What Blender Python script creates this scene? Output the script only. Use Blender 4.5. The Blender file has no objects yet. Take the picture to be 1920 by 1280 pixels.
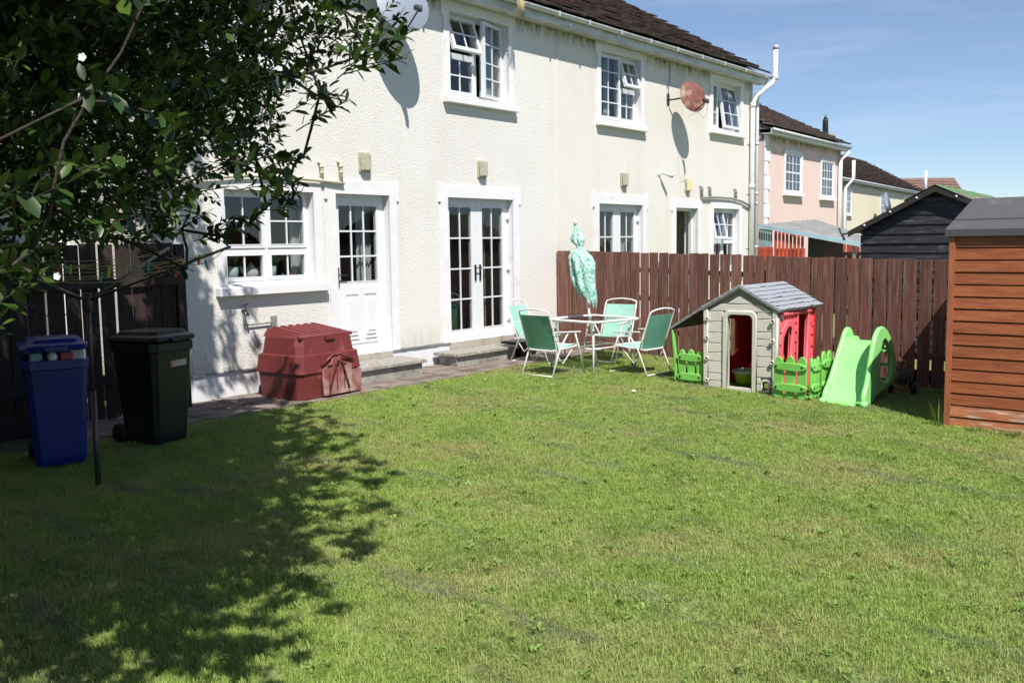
import bpy, bmesh, math, random
import numpy as np
from mathutils import Vector, Matrix
random.seed(7); rng = np.random.default_rng(7)
sc = bpy.context.scene; COL = sc.collection
R = math.radians
# ------------------------------------------------------------------ camera
F_, YAW, PITCH, ROLL, CAMH = 1788.3, 0.893247, 0.10280, -0.014619, 1.75
cy_, sy_ = math.cos(YAW), math.sin(YAW)
wv = Vector((sy_*math.cos(PITCH), cy_*math.cos(PITCH), -math.sin(PITCH)))
rt0 = Vector((cy_, -sy_, 0)); up0 = rt0.cross(wv)
rv = rt0*math.cos(ROLL)+up0*math.sin(ROLL); uv = up0*math.cos(ROLL)-rt0*math.sin(ROLL)
cam = bpy.data.cameras.new('camera'); cam.sensor_width = 36; cam.lens = F_/1920*36
cam.clip_start = 0.05; cam.clip_end = 2000
camo = bpy.data.objects.new('camera', cam); COL.objects.link(camo)
camo.matrix_world = Matrix(((rv.x, uv.x, -wv.x, 0), (rv.y, uv.y, -wv.y, 0), (rv.z, uv.z, -wv.z, CAMH), (0, 0, 0, 1)))
sc.camera = camo
# ------------------------------------------------------------------ light
SUN = Vector((0.65, 1.0, -1.65)).normalized()          # direction the light travels
world = bpy.data.worlds.new('World'); sc.world = world; world.use_nodes = True
wn = world.node_tree; wn.nodes.clear()
sky = wn.nodes.new('ShaderNodeTexSky'); sky.sky_type = 'NISHITA'; sky.sun_disc = False
sky.sun_elevation = math.asin(-SUN.z); sky.sun_rotation = math.atan2(-SUN.x, -SUN.y)
sky.altitude = 0; sky.air_density = 0.8; sky.dust_density = 0.0; sky.ozone_density = 4.5
tc = wn.nodes.new('ShaderNodeTexCoord'); mp = wn.nodes.new('ShaderNodeMapping')
mp.inputs['Scale'].default_value = (1.2, 1.2, 9); mp.inputs['Rotation'].default_value = (R(6), R(-5), 0)
cn = wn.nodes.new('ShaderNodeTexNoise'); cn.inputs['Scale'].default_value = 2.2; cn.inputs['Detail'].default_value = 9; cn.inputs['Roughness'].default_value = .62
cr = wn.nodes.new('ShaderNodeMapRange'); cr.inputs[1].default_value = .47; cr.inputs[2].default_value = .78; cr.inputs[3].default_value = .12; cr.inputs[4].default_value = .50
mx = wn.nodes.new('ShaderNodeMix'); mx.data_type = 'RGBA'; mx.inputs[7].default_value = (5.6, 6.4, 8.2, 1)
bg = wn.nodes.new('ShaderNodeBackground'); bg.inputs[1].default_value = 0.083
wo = wn.nodes.new('ShaderNodeOutputWorld')
L = wn.links.new
L(tc.outputs['Generated'], mp.inputs[0]); L(mp.outputs[0], cn.inputs[0]); L(cn.outputs[0], cr.inputs[0])
L(cr.outputs[0], mx.inputs[0]); L(sky.outputs[0], mx.inputs[6]); L(mx.outputs[2], bg.inputs[0]); L(bg.outputs[0], wo.inputs[0])
sl = bpy.data.lights.new('sun', 'SUN'); sl.energy = 4.75; sl.angle = R(.53); sl.color = (1, .955, .885)
so = bpy.data.objects.new('sun', sl); COL.objects.link(so); so.location = (-5, -8, 14)
so.rotation_euler = SUN.to_track_quat('-Z', 'Y').to_euler()
sc.view_settings.view_transform = 'Standard'; sc.view_settings.look = 'None'
sc.view_settings.gamma = 1; sc.view_settings.exposure = 0.56
sc.render.engine = 'CYCLES'
try: sc.cycles.max_bounces = 6; sc.cycles.transparent_max_bounces = 12
except Exception: pass
# ------------------------------------------------------------------ helpers
W = 9.57; GS = 0.03
def gz(y): return -GS*(W-min(max(y, -6), W))
def px_of(P):
    d = Vector(P)-Vector((0, 0, CAMH)); k = d.dot(wv)
    if k < .05: return (-9e3, -9e3, k)
    return (960+F_*d.dot(rv)/k, 640-F_*d.dot(uv)/k, k)
def setp(o, label=None, cat=None, group=None, kind=None):
    if label: o['label'] = label
    if cat: o['category'] = cat
    if group: o['group'] = group
    if kind: o['kind'] = kind
    return o
def thing(name, label, cat, loc=(0, 0, 0), rz=0, group=None):
    o = bpy.data.objects.new(name, None); COL.objects.link(o); o.empty_display_size = .1
    o.location = loc; o.rotation_euler = (0, 0, rz); return setp(o, label, cat, group)
def dup(root, loc, rz, label, group=None):
    r = root.copy(); COL.objects.link(r); r.location = loc; r.rotation_euler = (0, 0, rz); r['label'] = label
    if group: r['group'] = group
    for ch in list(root.children):
        c = ch.copy(); COL.objects.link(c); c.parent = r
        for g in list(ch.children):
            d = g.copy(); COL.objects.link(d); d.parent = c
    return r
def top_loc(p):
    while p.parent: p = p.parent
    return Vector(p.location)
class MB:
    def __init__(s): s.v = []; s.f = []; s.sm = []
    def add(s, vs, fs, smooth=False):
        n = len(s.v); s.v += [tuple(v) for v in vs]; s.f += [tuple(i+n for i in f) for f in fs]; s.sm += [smooth]*len(fs); return s
    def box(s, a, b, M=None, j=0):
        x0, y0, z0 = a; x1, y1, z1 = b
        vs = [(x0, y0, z0), (x1, y0, z0), (x1, y1, z0), (x0, y1, z0), (x0, y0, z1), (x1, y0, z1), (x1, y1, z1), (x0, y1, z1)]
        if j: vs = [tuple(c+random.uniform(-j, j) for c in v) for v in vs]
        if M is not None: vs = [M @ Vector(v) for v in vs]
        return s.add(vs, [(0, 3, 2, 1), (4, 5, 6, 7), (0, 1, 5, 4), (1, 2, 6, 5), (2, 3, 7, 6), (3, 0, 4, 7)])
    def hexa(s, vs): return s.add(vs, [(0, 3, 2, 1), (4, 5, 6, 7), (0, 1, 5, 4), (1, 2, 6, 5), (2, 3, 7, 6), (3, 0, 4, 7)])
    def tube(s, pts, r, n=8, cap=True, closed=False):
        pts = [Vector(p) for p in pts]; rs = r if isinstance(r, (list, tuple)) else [r]*len(pts); N = len(pts)
        vs = []; nrm = None
        for i, p in enumerate(pts):
            if closed: t = (pts[(i+1) % N]-pts[i-1])
            else: t = (pts[min(i+1, N-1)]-pts[max(i-1, 0)])
            t = t.normalized() if t.length > 1e-9 else Vector((0, 0, 1))
            if nrm is None:
                nrm = t.cross(Vector((0, 0, 1)) if abs(t.z) < .9 else Vector((1, 0, 0))).normalized()
            else:
                nrm = (nrm-t*nrm.dot(t)); nrm = nrm.normalized() if nrm.length > 1e-6 else t.orthogonal().normalized()
            b = t.cross(nrm)
            for k in range(n):
                a = 2*math.pi*k/n; vs.append(p+(nrm*math.cos(a)+b*math.sin(a))*rs[i])
        fs = []
        for i in range(N if closed else N-1):
            for k in range(n):
                a = i*n+k; b_ = i*n+(k+1) % n; c = ((i+1) % N)*n+(k+1) % n; d = ((i+1) % N)*n+k
                fs.append((a, b_, c, d))
        if cap and not closed: fs += [tuple(range(n-1, -1, -1)), tuple((N-1)*n+k for k in range(n))]
        return s.add(vs, fs, True)
    def lathe(s, prof, c=(0, 0, 0), n=16, M=None, smooth=True):
        vs = []; 
        for (r, z) in prof:
            for k in range(n):
                a = 2*math.pi*k/n; v = Vector((r*math.cos(a), r*math.sin(a), z))
                if M is not None: v = M @ v
                vs.append(v+Vector(c))
        fs = []
        for i in range(len(prof)-1):
            for k in range(n): fs.append((i*n+k, i*n+(k+1) % n, (i+1)*n+(k+1) % n, (i+1)*n+k))
        if prof[0][0] > 1e-4: fs.append(tuple(range(n-1, -1, -1)))
        if prof[-1][0] > 1e-4: fs.append(tuple((len(prof)-1)*n+k for k in range(n)))
        return s.add(vs, fs, smooth)
    def prism(s, poly, f0, f1):
        n = len(poly); vs = [f0(p) for p in poly]+[f1(p) for p in poly]
        return s.add(vs, [tuple(range(n-1, -1, -1)), tuple(range(n, 2*n))]+[(i, (i+1) % n, n+(i+1) % n, n+i) for i in range(n)])
    def loft(s, rings, cap=True, smooth=False):
        n = len(rings[0]); vs = [v for r_ in rings for v in r_]; fs = []
        for i in range(len(rings)-1):
            for k in range(n): fs.append((i*n+k, i*n+(k+1) % n, (i+1)*n+(k+1) % n, (i+1)*n+k))
        if cap: fs += [tuple(range(n-1, -1, -1)), tuple((len(rings)-1)*n+k for k in range(n))]
        return s.add(vs, fs, smooth)
    def mesh(s, name, m, off=None, bevel=0):
        me = bpy.data.meshes.new(name); vs = s.v
        if off is not None: vs = [(v[0]-off.x, v[1]-off.y, v[2]-off.z) for v in vs]
        me.from_pydata(vs, [], s.f); me.polygons.foreach_set('use_smooth', s.sm); me.materials.append(m)
        bm = bmesh.new(); bm.from_mesh(me)
        if bevel: bmesh.ops.bevel(bm, geom=[e for e in bm.edges if len(e.link_faces) == 2 and e.calc_face_angle(0) > .5], offset=bevel, segments=2, affect='EDGES', clamp_overlap=True)
        bmesh.ops.recalc_face_normals(bm, faces=bm.faces); bm.to_mesh(me); bm.free()
        return me
    def build(s, name, m, parent=None, world=True, bevel=0, label=None, kind=None, M=None):
        off = top_loc(parent) if (parent is not None and world) else None
        me = s.mesh(name, m, off, bevel); o = bpy.data.objects.new(name, me); COL.objects.link(o)
        if parent is not None: o.parent = parent
        if M is not None: o.matrix_local = M
        if label: o['label'] = label
        if kind: o['kind'] = kind
        return o
def one(mb, name, m, label, cat, loc, group=None, bevel=0, rz=0, world=True):
    """a thing that is one mesh"""
    me = mb.mesh(name, m, Vector(loc) if world else None, bevel); o = bpy.data.objects.new(name, me); COL.objects.link(o)
    o.location = loc; o.rotation_euler = (0, 0, rz); return setp(o, label, cat, group)
def plate(name, splines, thick, m, bev=0.0, res=4):
    """flat outline (with holes) in XY extruded along Z (centred), rounded edge"""
    cu = bpy.data.curves.new(name, 'CURVE'); cu.dimensions = '2D'; cu.fill_mode = 'BOTH'
    cu.extrude = max(thick/2-bev, 0.0005); cu.bevel_depth = bev; cu.bevel_resolution = 1; cu.offset = -bev
    for sp_ in splines:
        sp = cu.splines.new('POLY'); sp.points.add(len(sp_)-1); sp.use_cyclic_u = True
        for i, p in enumerate(sp_): sp.points[i].co = (p[0], p[1], 0, 1)
    o = bpy.data.objects.new('tmp', cu); me = bpy.data.meshes.new_from_object(o); bpy.data.objects.remove(o)
    me.name = name; me.materials.clear(); me.materials.append(m)
    return me
def put(me, name, parent, M=None, label=None, kind=None):
    o = bpy.data.objects.new(name, me); COL.objects.link(o)
    if parent: o.parent = parent
    if M is not None: o.matrix_local = M
    if label: o['label'] = label
    if kind: o['kind'] = kind
    return o
def arc(cx, cy, r, a0, a1, n=8, ry=None):
    ry = r if ry is None else ry
    return [(cx+r*math.cos(R(a0+(a1-a0)*i/n)), cy+ry*math.sin(R(a0+(a1-a0)*i/n))) for i in range(n+1)]
def rrect(x0, y0, x1, y1, r, n=4):
    return arc(x1-r, y1-r, r, 0, 90, n)+arc(x0+r, y1-r, r, 90, 180, n)+arc(x0+r, y0+r, r, 180, 270, n)+arc(x1-r, y0+r, r, 270, 360, n)
def smooth_poly(pts, it=2):
    for _ in range(it):
        q = []
        for i in range(len(pts)):
            a = pts[i]; b = pts[(i+1) % len(pts)]
            q += [(a[0]*.75+b[0]*.25, a[1]*.75+b[1]*.25), (a[0]*.25+b[0]*.75, a[1]*.25+b[1]*.75)]
        pts = q
    return pts
# ------------------------------------------------------------------ materials
MATS = {}
def mat(name, col, rough=.6, var=.0, vscale=8, bump=0, bscale=60, col2=None, c2scale=3, c2lo=.5, c2hi=.62, metal=0, stretch=None, objrand=0, spec=.5, bdist=.01, sheen=0, detail=5):
    m = bpy.data.materials.new(name); m.use_nodes = True; nt = m.node_tree; b = nt.nodes['Principled BSDF']
    b.inputs['Roughness'].default_value = rough; b.inputs['Metallic'].default_value = metal; b.inputs['Specular IOR Level'].default_value = spec
    g = nt.nodes.new('ShaderNodeNewGeometry'); mpp = nt.nodes.new('ShaderNodeMapping'); nt.links.new(g.outputs['Position'], mpp.inputs[0])
    if stretch: mpp.inputs['Scale'].default_value = stretch
    last = None
    rgb = nt.nodes.new('ShaderNodeRGB'); rgb.outputs[0].default_value = (*col, 1); last = rgb.outputs[0]
    if col2:
        n = nt.nodes.new('ShaderNodeTexNoise'); n.inputs['Scale'].default_value = c2scale; n.inputs['Detail'].default_value = 6; n.inputs['Roughness'].default_value = .65
        nt.links.new(mpp.outputs[0], n.inputs[0]); r_ = nt.nodes.new('ShaderNodeMapRange'); r_.inputs[1].default_value = c2lo; r_.inputs[2].default_value = c2hi
        nt.links.new(n.outputs[0], r_.inputs[0]); x = nt.nodes.new('ShaderNodeMix'); x.data_type = 'RGBA'
        nt.links.new(r_.outputs[0], x.inputs[0]); nt.links.new(last, x.inputs[6]); x.inputs[7].default_value = (*col2, 1); last = x.outputs[2]
    if var or objrand:
        h = nt.nodes.new('ShaderNodeHueSaturation'); nt.links.new(last, h.inputs['Color'])
        n = nt.nodes.new('ShaderNodeTexNoise'); n.inputs['Scale'].default_value = vscale; n.inputs['Detail'].default_value = detail
        nt.links.new(mpp.outputs[0], n.inputs[0]); r_ = nt.nodes.new('ShaderNodeMapRange'); r_.inputs[1].default_value = .3; r_.inputs[2].default_value = .7
        r_.inputs[3].default_value = 1-var; r_.inputs[4].default_value = 1+var; nt.links.new(n.outputs[0], r_.inputs[0]); val = r_.outputs[0]
        if objrand:
            oi = nt.nodes.new('ShaderNodeObjectInfo'); r2 = nt.nodes.new('ShaderNodeMapRange'); r2.inputs[3].default_value = 1-objrand; r2.inputs[4].default_value = 1+objrand
            nt.links.new(oi.outputs['Random'], r2.inputs[0]); mm = nt.nodes.new('ShaderNodeMath'); mm.operation = 'MULTIPLY'
            nt.links.new(val, mm.inputs[0]); nt.links.new(r2.outputs[0], mm.inputs[1]); val = mm.outputs[0]
        nt.links.new(val, h.inputs['Value']); last = h.outputs[0]
    nt.links.new(last, b.inputs['Base Color'])
    if bump:
        n = nt.nodes.new('ShaderNodeTexNoise'); n.inputs['Scale'].default_value = bscale; n.inputs['Detail'].default_value = 4
        nt.links.new(mpp.outputs[0], n.inputs[0]); bp = nt.nodes.new('ShaderNodeBump'); bp.inputs['Strength'].default_value = bump; bp.inputs['Distance'].default_value = bdist
        nt.links.new(n.outputs[0], bp.inputs['Height']); nt.links.new(bp.outputs[0], b.inputs['Normal'])
    MATS[name] = m; return m
def render_mat(name, col, dirt, scale=30, strength=.8, dist=.02, streak=.35):
    """pebble-dash: lumpy relief, rain streaks and faint blotches"""
    m = bpy.data.materials.new(name); m.use_nodes = True; nt = m.node_tree; b = nt.nodes['Principled BSDF']; b.inputs['Roughness'].default_value = .9
    g = nt.nodes.new('ShaderNodeNewGeometry')
    n1 = nt.nodes.new('ShaderNodeTexNoise'); n1.inputs['Scale'].default_value = scale; n1.inputs['Detail'].default_value = 3; n1.inputs['Roughness'].default_value = .55
    n2 = nt.nodes.new('ShaderNodeTexVoronoi'); n2.inputs['Scale'].default_value = scale*1.5; n2.feature = 'SMOOTH_F1'
    mpp = nt.nodes.new('ShaderNodeMapping'); mpp.inputs['Scale'].default_value = (2.2, 2.2, .22)
    n3 = nt.nodes.new('ShaderNodeTexNoise'); n3.inputs['Scale'].default_value = 1.3; n3.inputs['Detail'].default_value = 8; n3.inputs['Roughness'].default_value = .7
    n4 = nt.nodes.new('ShaderNodeTexNoise'); n4.inputs['Scale'].default_value = .9; n4.inputs['Detail'].default_value = 6
    for n in (n1, n2, n4): nt.links.new(g.outputs['Position'], n.inputs['Vector'])
    nt.links.new(g.outputs['Position'], mpp.inputs[0]); nt.links.new(mpp.outputs[0], n3.inputs[0])
    a = nt.nodes.new('ShaderNodeMath'); a.operation = 'SUBTRACT'; nt.links.new(n1.outputs[0], a.inputs[0])
    mu = nt.nodes.new('ShaderNodeMath'); mu.operation = 'MULTIPLY'; mu.inputs[1].default_value = .6; nt.links.new(n2.outputs['Distance'], mu.inputs[0]); nt.links.new(mu.outputs[0], a.inputs[1])
    bp = nt.nodes.new('ShaderNodeBump'); bp.inputs['Strength'].default_value = strength; bp.inputs['Distance'].default_value = dist
    nt.links.new(a.outputs[0], bp.inputs['Height']); nt.links.new(bp.outputs[0], b.inputs['Normal'])
    r_ = nt.nodes.new('ShaderNodeMapRange'); r_.inputs[1].default_value = .5; r_.inputs[2].default_value = .82; r_.inputs[4].default_value = streak
    nt.links.new(n3.outputs[0], r_.inputs[0]); r4 = nt.nodes.new('ShaderNodeMapRange'); r4.inputs[1].default_value = .45; r4.inputs[2].default_value = .8; r4.inputs[4].default_value = streak*.8
    nt.links.new(n4.outputs[0], r4.inputs[0]); ad = nt.nodes.new('ShaderNodeMath'); ad.operation = 'ADD'; nt.links.new(r_.outputs[0], ad.inputs[0]); nt.links.new(r4.outputs[0], ad.inputs[1])
    x = nt.nodes.new('ShaderNodeMix'); x.data_type = 'RGBA'; x.inputs[6].default_value = (*col, 1); x.inputs[7].default_value = (*dirt, 1)
    nt.links.new(ad.outputs[0], x.inputs[0]); last = x.outputs[2]
    # mould growing under the soffit and soil splashed on the foot of the wall
    sp = nt.nodes.new('ShaderNodeSeparateXYZ'); nt.links.new(g.outputs['Position'], sp.inputs[0])
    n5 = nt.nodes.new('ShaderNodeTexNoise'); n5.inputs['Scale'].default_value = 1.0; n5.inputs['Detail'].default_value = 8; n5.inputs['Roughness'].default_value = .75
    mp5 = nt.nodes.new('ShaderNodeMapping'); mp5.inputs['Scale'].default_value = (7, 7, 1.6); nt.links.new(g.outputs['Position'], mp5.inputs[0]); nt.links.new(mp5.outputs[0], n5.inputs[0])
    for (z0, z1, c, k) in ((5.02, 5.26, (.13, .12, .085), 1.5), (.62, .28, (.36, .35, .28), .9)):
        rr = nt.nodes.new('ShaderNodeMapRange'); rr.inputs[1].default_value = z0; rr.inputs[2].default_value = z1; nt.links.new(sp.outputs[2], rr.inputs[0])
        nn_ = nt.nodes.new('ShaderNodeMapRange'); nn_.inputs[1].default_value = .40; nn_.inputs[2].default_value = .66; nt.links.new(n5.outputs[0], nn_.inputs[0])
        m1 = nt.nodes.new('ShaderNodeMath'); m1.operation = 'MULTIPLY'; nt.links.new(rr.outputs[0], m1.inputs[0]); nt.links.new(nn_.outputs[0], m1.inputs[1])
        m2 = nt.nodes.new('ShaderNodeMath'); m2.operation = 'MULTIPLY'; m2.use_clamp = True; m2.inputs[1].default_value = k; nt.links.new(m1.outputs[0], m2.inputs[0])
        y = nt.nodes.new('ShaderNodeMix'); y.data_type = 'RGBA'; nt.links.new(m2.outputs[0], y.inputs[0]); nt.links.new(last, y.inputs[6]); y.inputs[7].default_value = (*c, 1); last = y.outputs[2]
    # small dark pits and specks
    vs_ = nt.nodes.new('ShaderNodeTexVoronoi'); vs_.inputs['Scale'].default_value = 7; nt.links.new(g.outputs['Position'], vs_.inputs['Vector'])
    q = nt.nodes.new('ShaderNodeMapRange'); q.inputs[1].default_value = .055; q.inputs[2].default_value = .03; nt.links.new(vs_.outputs['Distance'], q.inputs[0])
    n6 = nt.nodes.new('ShaderNodeTexNoise'); n6.inputs['Scale'].default_value = 1.1; nt.links.new(g.outputs['Position'], n6.inputs['Vector']); q6 = nt.nodes.new('ShaderNodeMapRange'); q6.inputs[1].default_value = .52; q6.inputs[2].default_value = .62; q6.inputs[4].default_value = .7; nt.links.new(n6.outputs[0], q6.inputs[0])
    qm = nt.nodes.new('ShaderNodeMath'); qm.operation = 'MULTIPLY'; nt.links.new(q.outputs[0], qm.inputs[0]); nt.links.new(q6.outputs[0], qm.inputs[1])
    y = nt.nodes.new('ShaderNodeMix'); y.data_type = 'RGBA'; nt.links.new(qm.outputs[0], y.inputs[0]); nt.links.new(last, y.inputs[6]); y.inputs[7].default_value = (.14, .12, .10, 1); last = y.outputs[2]
    nt.links.new(last, b.inputs['Base Color']); return m
M_wallA = render_mat('pebbledash_white', (.725, .70, .66), (.50, .45, .39), 66, .75, .013, .22)
M_wallB = render_mat('pebbledash_cream', (.725, .69, .635), (.54, .46, .37), 66, .75, .013, .34)
M_pink = render_mat('render_pink', (.70, .53, .48), (.56, .42, .37), 30, .4, .01, .2)
M_yellow = render_mat('render_yellow', (.70, .64, .48), (.5, .45, .34), 30, .4, .01, .2)
M_grey = render_mat('render_grey_shaded', (.07, .07, .075), (.05, .05, .05), 30, .4, .01, .3)  # dark grey puts the shade into the wall colour
M_trim = mat('white_masonry_paint', (.72, .71, .72), .7, .04, 5, .15, 90, (.52, .50, .45), 4, .6, .85)
M_plinth = mat('white_plinth_paint', (.68, .68, .70), .75, .05, 6, .2, 60, (.33, .34, .26), 5, .58, .75)
M_upvc = mat('white_upvc', (.70, .70, .72), .28, .02, 3)
M_upvcd = mat('weathered_upvc', (.60, .61, .60), .4, .08, 6, 0, 60, (.30, .31, .27), 2.5, .45, .72, stretch=(1, 1, 4))
M_gutter = mat('grey_gutter', (.50, .52, .54), .4, .1, 8, 0, 60, (.28, .29, .27), 5, .5, .7)
M_pipe = mat('white_pipe', (.78, .79, .80), .35, .03, 5, 0, 60, (.5, .48, .42), 7, .62, .8)
M_conduit = mat('cream_waste_pipe', (.62, .56, .44), .5, .12, 20)
M_conduitg = mat('grey_waste_pipe', (.25, .25, .24), .5, .2, 20)
M_tile = mat('roof_tile', (.11, .075, .06), .85, .5, 9, .6, 70, (.10, .05, .03), 3, .5, .75, bdist=.01)
M_tile2 = mat('roof_tile_far', (.17, .12, .10), .85, .3, 5, .4, 40, (.05, .035, .03), 2, .5, .7)
M_tile3 = mat('roof_tile_brown', (.26, .16, .125), .85, .2, 4)
M_conc = mat('weathered_concrete', (.33, .31, .275), .92, .22, 10, .5, 80, (.12, .10, .085), 5, .46, .64)
M_conc_l = mat('pale_concrete', (.40, .36, .30), .9, .1, 9, .3, 90, (.25, .22, .18), 4, .5, .7)
M_slab = mat('stained_slab', (.23, .19, .165), .92, .3, 7, .5, 60, (.09, .06, .045), 3.5, .45, .62)
M_dash = mat('lichen_slab', (.28, .26, .23), .92, .3, 22, .6, 60, (.5, .48, .44), 11, .62, .7)
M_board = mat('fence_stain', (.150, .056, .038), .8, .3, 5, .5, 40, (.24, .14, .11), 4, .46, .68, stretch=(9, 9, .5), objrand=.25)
M_boardw = mat('fence_stain_shaded', (.020, .010, .009), .8, .3, 5, .5, 40, (.05, .028, .024), 4, .5, .72, stretch=(6, 6, .5), objrand=.2)  # dark stain, deepened further to carry the tree shade
M_post = mat('fence_post_wood', (.16, .10, .075), .85, .3, 6, .3, 50, stretch=(5, 5, .6))
M_shed = mat('orange_shed_stain', (.35, .105, .036), .62, .2, 5, .3, 40, (.24, .06, .024), 3, .42, .66, stretch=(4, .7, 9), objrand=.10)
M_shedw = mat('orange_shed_worn', (.42, .14, .055), .7, .2, 5, .3, 40, (.50, .40, .34), 3.5, .5, .62, stretch=(4, 1, 7))
M_trimw = mat('shed_corner_wood', (.36, .115, .05), .65, .2, 5, .2, 40, stretch=(5, 5, .7))
M_felt = mat('mineral_felt', (.085, .085, .09), .95, .25, 160, .8, 300, (.16, .16, .17), 2.5, .6, .8)
M_black = mat('black_creosote', (.020, .021, .029), .6, .4, 5, .4, 40, (.12, .12, .13), 5, .56, .72, stretch=(3, .7, 8))
M_greenfelt = mat('green_felt', (.09, .17, .07), .9, .3, 20, .4, 100)
M_brownsheet = mat('brown_roof_sheet', (.16, .12, .11), .8, .3, 4, 0, 40, (.34, .28, .13), 1.2, .56, .6)
M_soil = mat('lawn_soil', (.16, .20, .06), .95, .4, 12, .5, 60)
M_earth = mat('earth', (.06, .07, .03), .95, .3, 1.0)
M_maroon = mat('maroon_plastic', (.15, .028, .028), .42, .12, 6, .05, 40, (.34, .13, .11), 5, .58, .8)
M_maroon2 = mat('maroon_plastic_dusty', (.24, .07, .066), .6, .2, 7, .1, 50, (.46, .30, .27), 3.2, .42, .66)
M_blue = mat('blue_plastic', (.009, .022, .19), .4, .08, 4)
M_blk = mat('black_plastic', (.012, .012, .014), .42, .1, 4)
M_rubber = mat('black_rubber', (.01, .01, .01), .7)
M_frame = mat('cream_metal_frame', (.76, .73, .71), .3, .04, 10)
M_tex = mat('green_textilene', (.30, .55, .46), .7, .08, 6, .25, 500)
M_texd = mat('green_textilene_back', (.13, .36, .25), .7, .08, 6, .25, 500)
M_pgrey = mat('play_grey_plastic', (.62, .595, .53), .5, .05, 6, .1, 60)
M_pgroove = mat('play_grey_groove', (.30, .29, .27), .6)
M_proof = mat('play_roof_plastic', (.29, .305, .34), .6, .12, 20, .3, 50)
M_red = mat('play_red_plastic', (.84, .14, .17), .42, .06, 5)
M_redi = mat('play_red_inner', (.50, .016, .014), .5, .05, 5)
M_green = mat('play_green_plastic', (.19, .52, .10), .38, .06, 6)
M_slide = mat('slide_green_plastic', (.29, .74, .24), .32, .05, 5)
M_lime = mat('lime_plastic', (.48, .72, .03), .35)
M_orange = mat('orange_plastic', (.75, .22, .02), .4)
M_white = mat('white_plastic', (.8, .8, .8), .4)
M_dgrey = mat('dark_grey_metal', (.05, .052, .058), .5)
M_dish = mat('grey_dish_metal', (.22, .25, .31), .45, .05, 5)
M_rust = mat('rusty_dish_metal', (.17, .062, .042), .75, .3, 9, .2, 60, (.42, .30, .24), 4.2, .52, .70)
M_lamp = mat('yellowed_lamp_case', (.44, .41, .31), .5, .12, 25)
M_lampe = mat('lamp_diffuser', (.75, .62, .35), .4)
M_wood = mat('weathered_post', (.28, .21, .16), .85, .3, 6, .3, 50, stretch=(5, 5, .6))
M_redfence = mat('red_fence_paint', (.50, .09, .05), .75, .3, 4, .2, 40, objrand=.2)
M_grey2 = mat('grey_roof_sheet', (.22, .22, .22), .8, .2, 3)
M_teal = mat('teal_sheet', (.22, .36, .36), .6, .1, 5)
M_bluesheet = mat('pale_blue_sheet', (.40, .56, .66), .5, .1, 4)
M_bark = mat('bark', (.045, .034, .024), .9, .35, 30, .6, 90)
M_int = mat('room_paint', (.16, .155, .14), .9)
M_cream = mat('hall_paint', (.62, .54, .36), .9)
M_curt = mat('pale_curtain', (.55, .58, .58), .9, .1, 8)
M_dgreen = mat('dark_green_cloth', (.02, .11, .05), .8)
M_dark = mat('dark_furniture', (.03, .025, .022), .6)
M_leafbrown = mat('dry_leaf', (.35, .13, .04), .8, .2, 30)
M_line = mat('clothes_line', (.42, .42, .16), .6)
M_alu = mat('dull_aluminium', (.09, .09, .09), .45, .1, 10, metal=.6)
M_pot = mat('glazed_pot', (.55, .66, .62), .35)
M_sign = mat('sticker_paper', (.50, .42, .26), .6, .2, 60)
M_signr = mat('sticker_red', (.45, .07, .05), .6)
M_signt = mat('sticker_letter', (.52, .60, .55), .6)
def front_only(nt, f, x):
    ge = nt.nodes.new('ShaderNodeNewGeometry'); a = nt.nodes.new('ShaderNodeMath'); a.operation = 'SUBTRACT'; a.inputs[0].default_value = 1; nt.links.new(ge.outputs['Backfacing'], a.inputs[1])
    b = nt.nodes.new('ShaderNodeMath'); b.operation = 'MULTIPLY'; nt.links.new(a.outputs[0], b.inputs[0]); nt.links.new(f.outputs[0], b.inputs[1]); nt.links.new(b.outputs[0], x.inputs[0])
def glass_mat():
    m = bpy.data.materials.new('window_glass'); m.use_nodes = True; nt = m.node_tree; nt.nodes.clear()
    o = nt.nodes.new('ShaderNodeOutputMaterial'); x = nt.nodes.new('ShaderNodeMixShader'); t = nt.nodes.new('ShaderNodeBsdfTransparent'); t.inputs[0].default_value = (.80, .83, .83, 1)
    g = nt.nodes.new('ShaderNodeBsdfGlossy'); g.inputs['Roughness'].default_value = .02; g.inputs[0].default_value = (.9, .95, 1, 1)
    f = nt.nodes.new('ShaderNodeFresnel'); f.inputs[0].default_value = 1.7
    gg = nt.nodes.new('ShaderNodeNewGeometry'); n = nt.nodes.new('ShaderNodeTexNoise'); n.inputs['Scale'].default_value = 2.5; bp = nt.nodes.new('ShaderNodeBump'); bp.inputs['Strength'].default_value = .12; bp.inputs['Distance'].default_value = .02
    nt.links.new(gg.outputs['Position'], n.inputs[0]); nt.links.new(n.outputs[0], bp.inputs['Height']); nt.links.new(bp.outputs[0], g.inputs['Normal'])
    front_only(nt, f, x); nt.links.new(t.outputs[0], x.inputs[1]); nt.links.new(g.outputs[0], x.inputs[2]); nt.links.new(x.outputs[0], o.inputs[0]); return m
M_glass = glass_mat()
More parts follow.
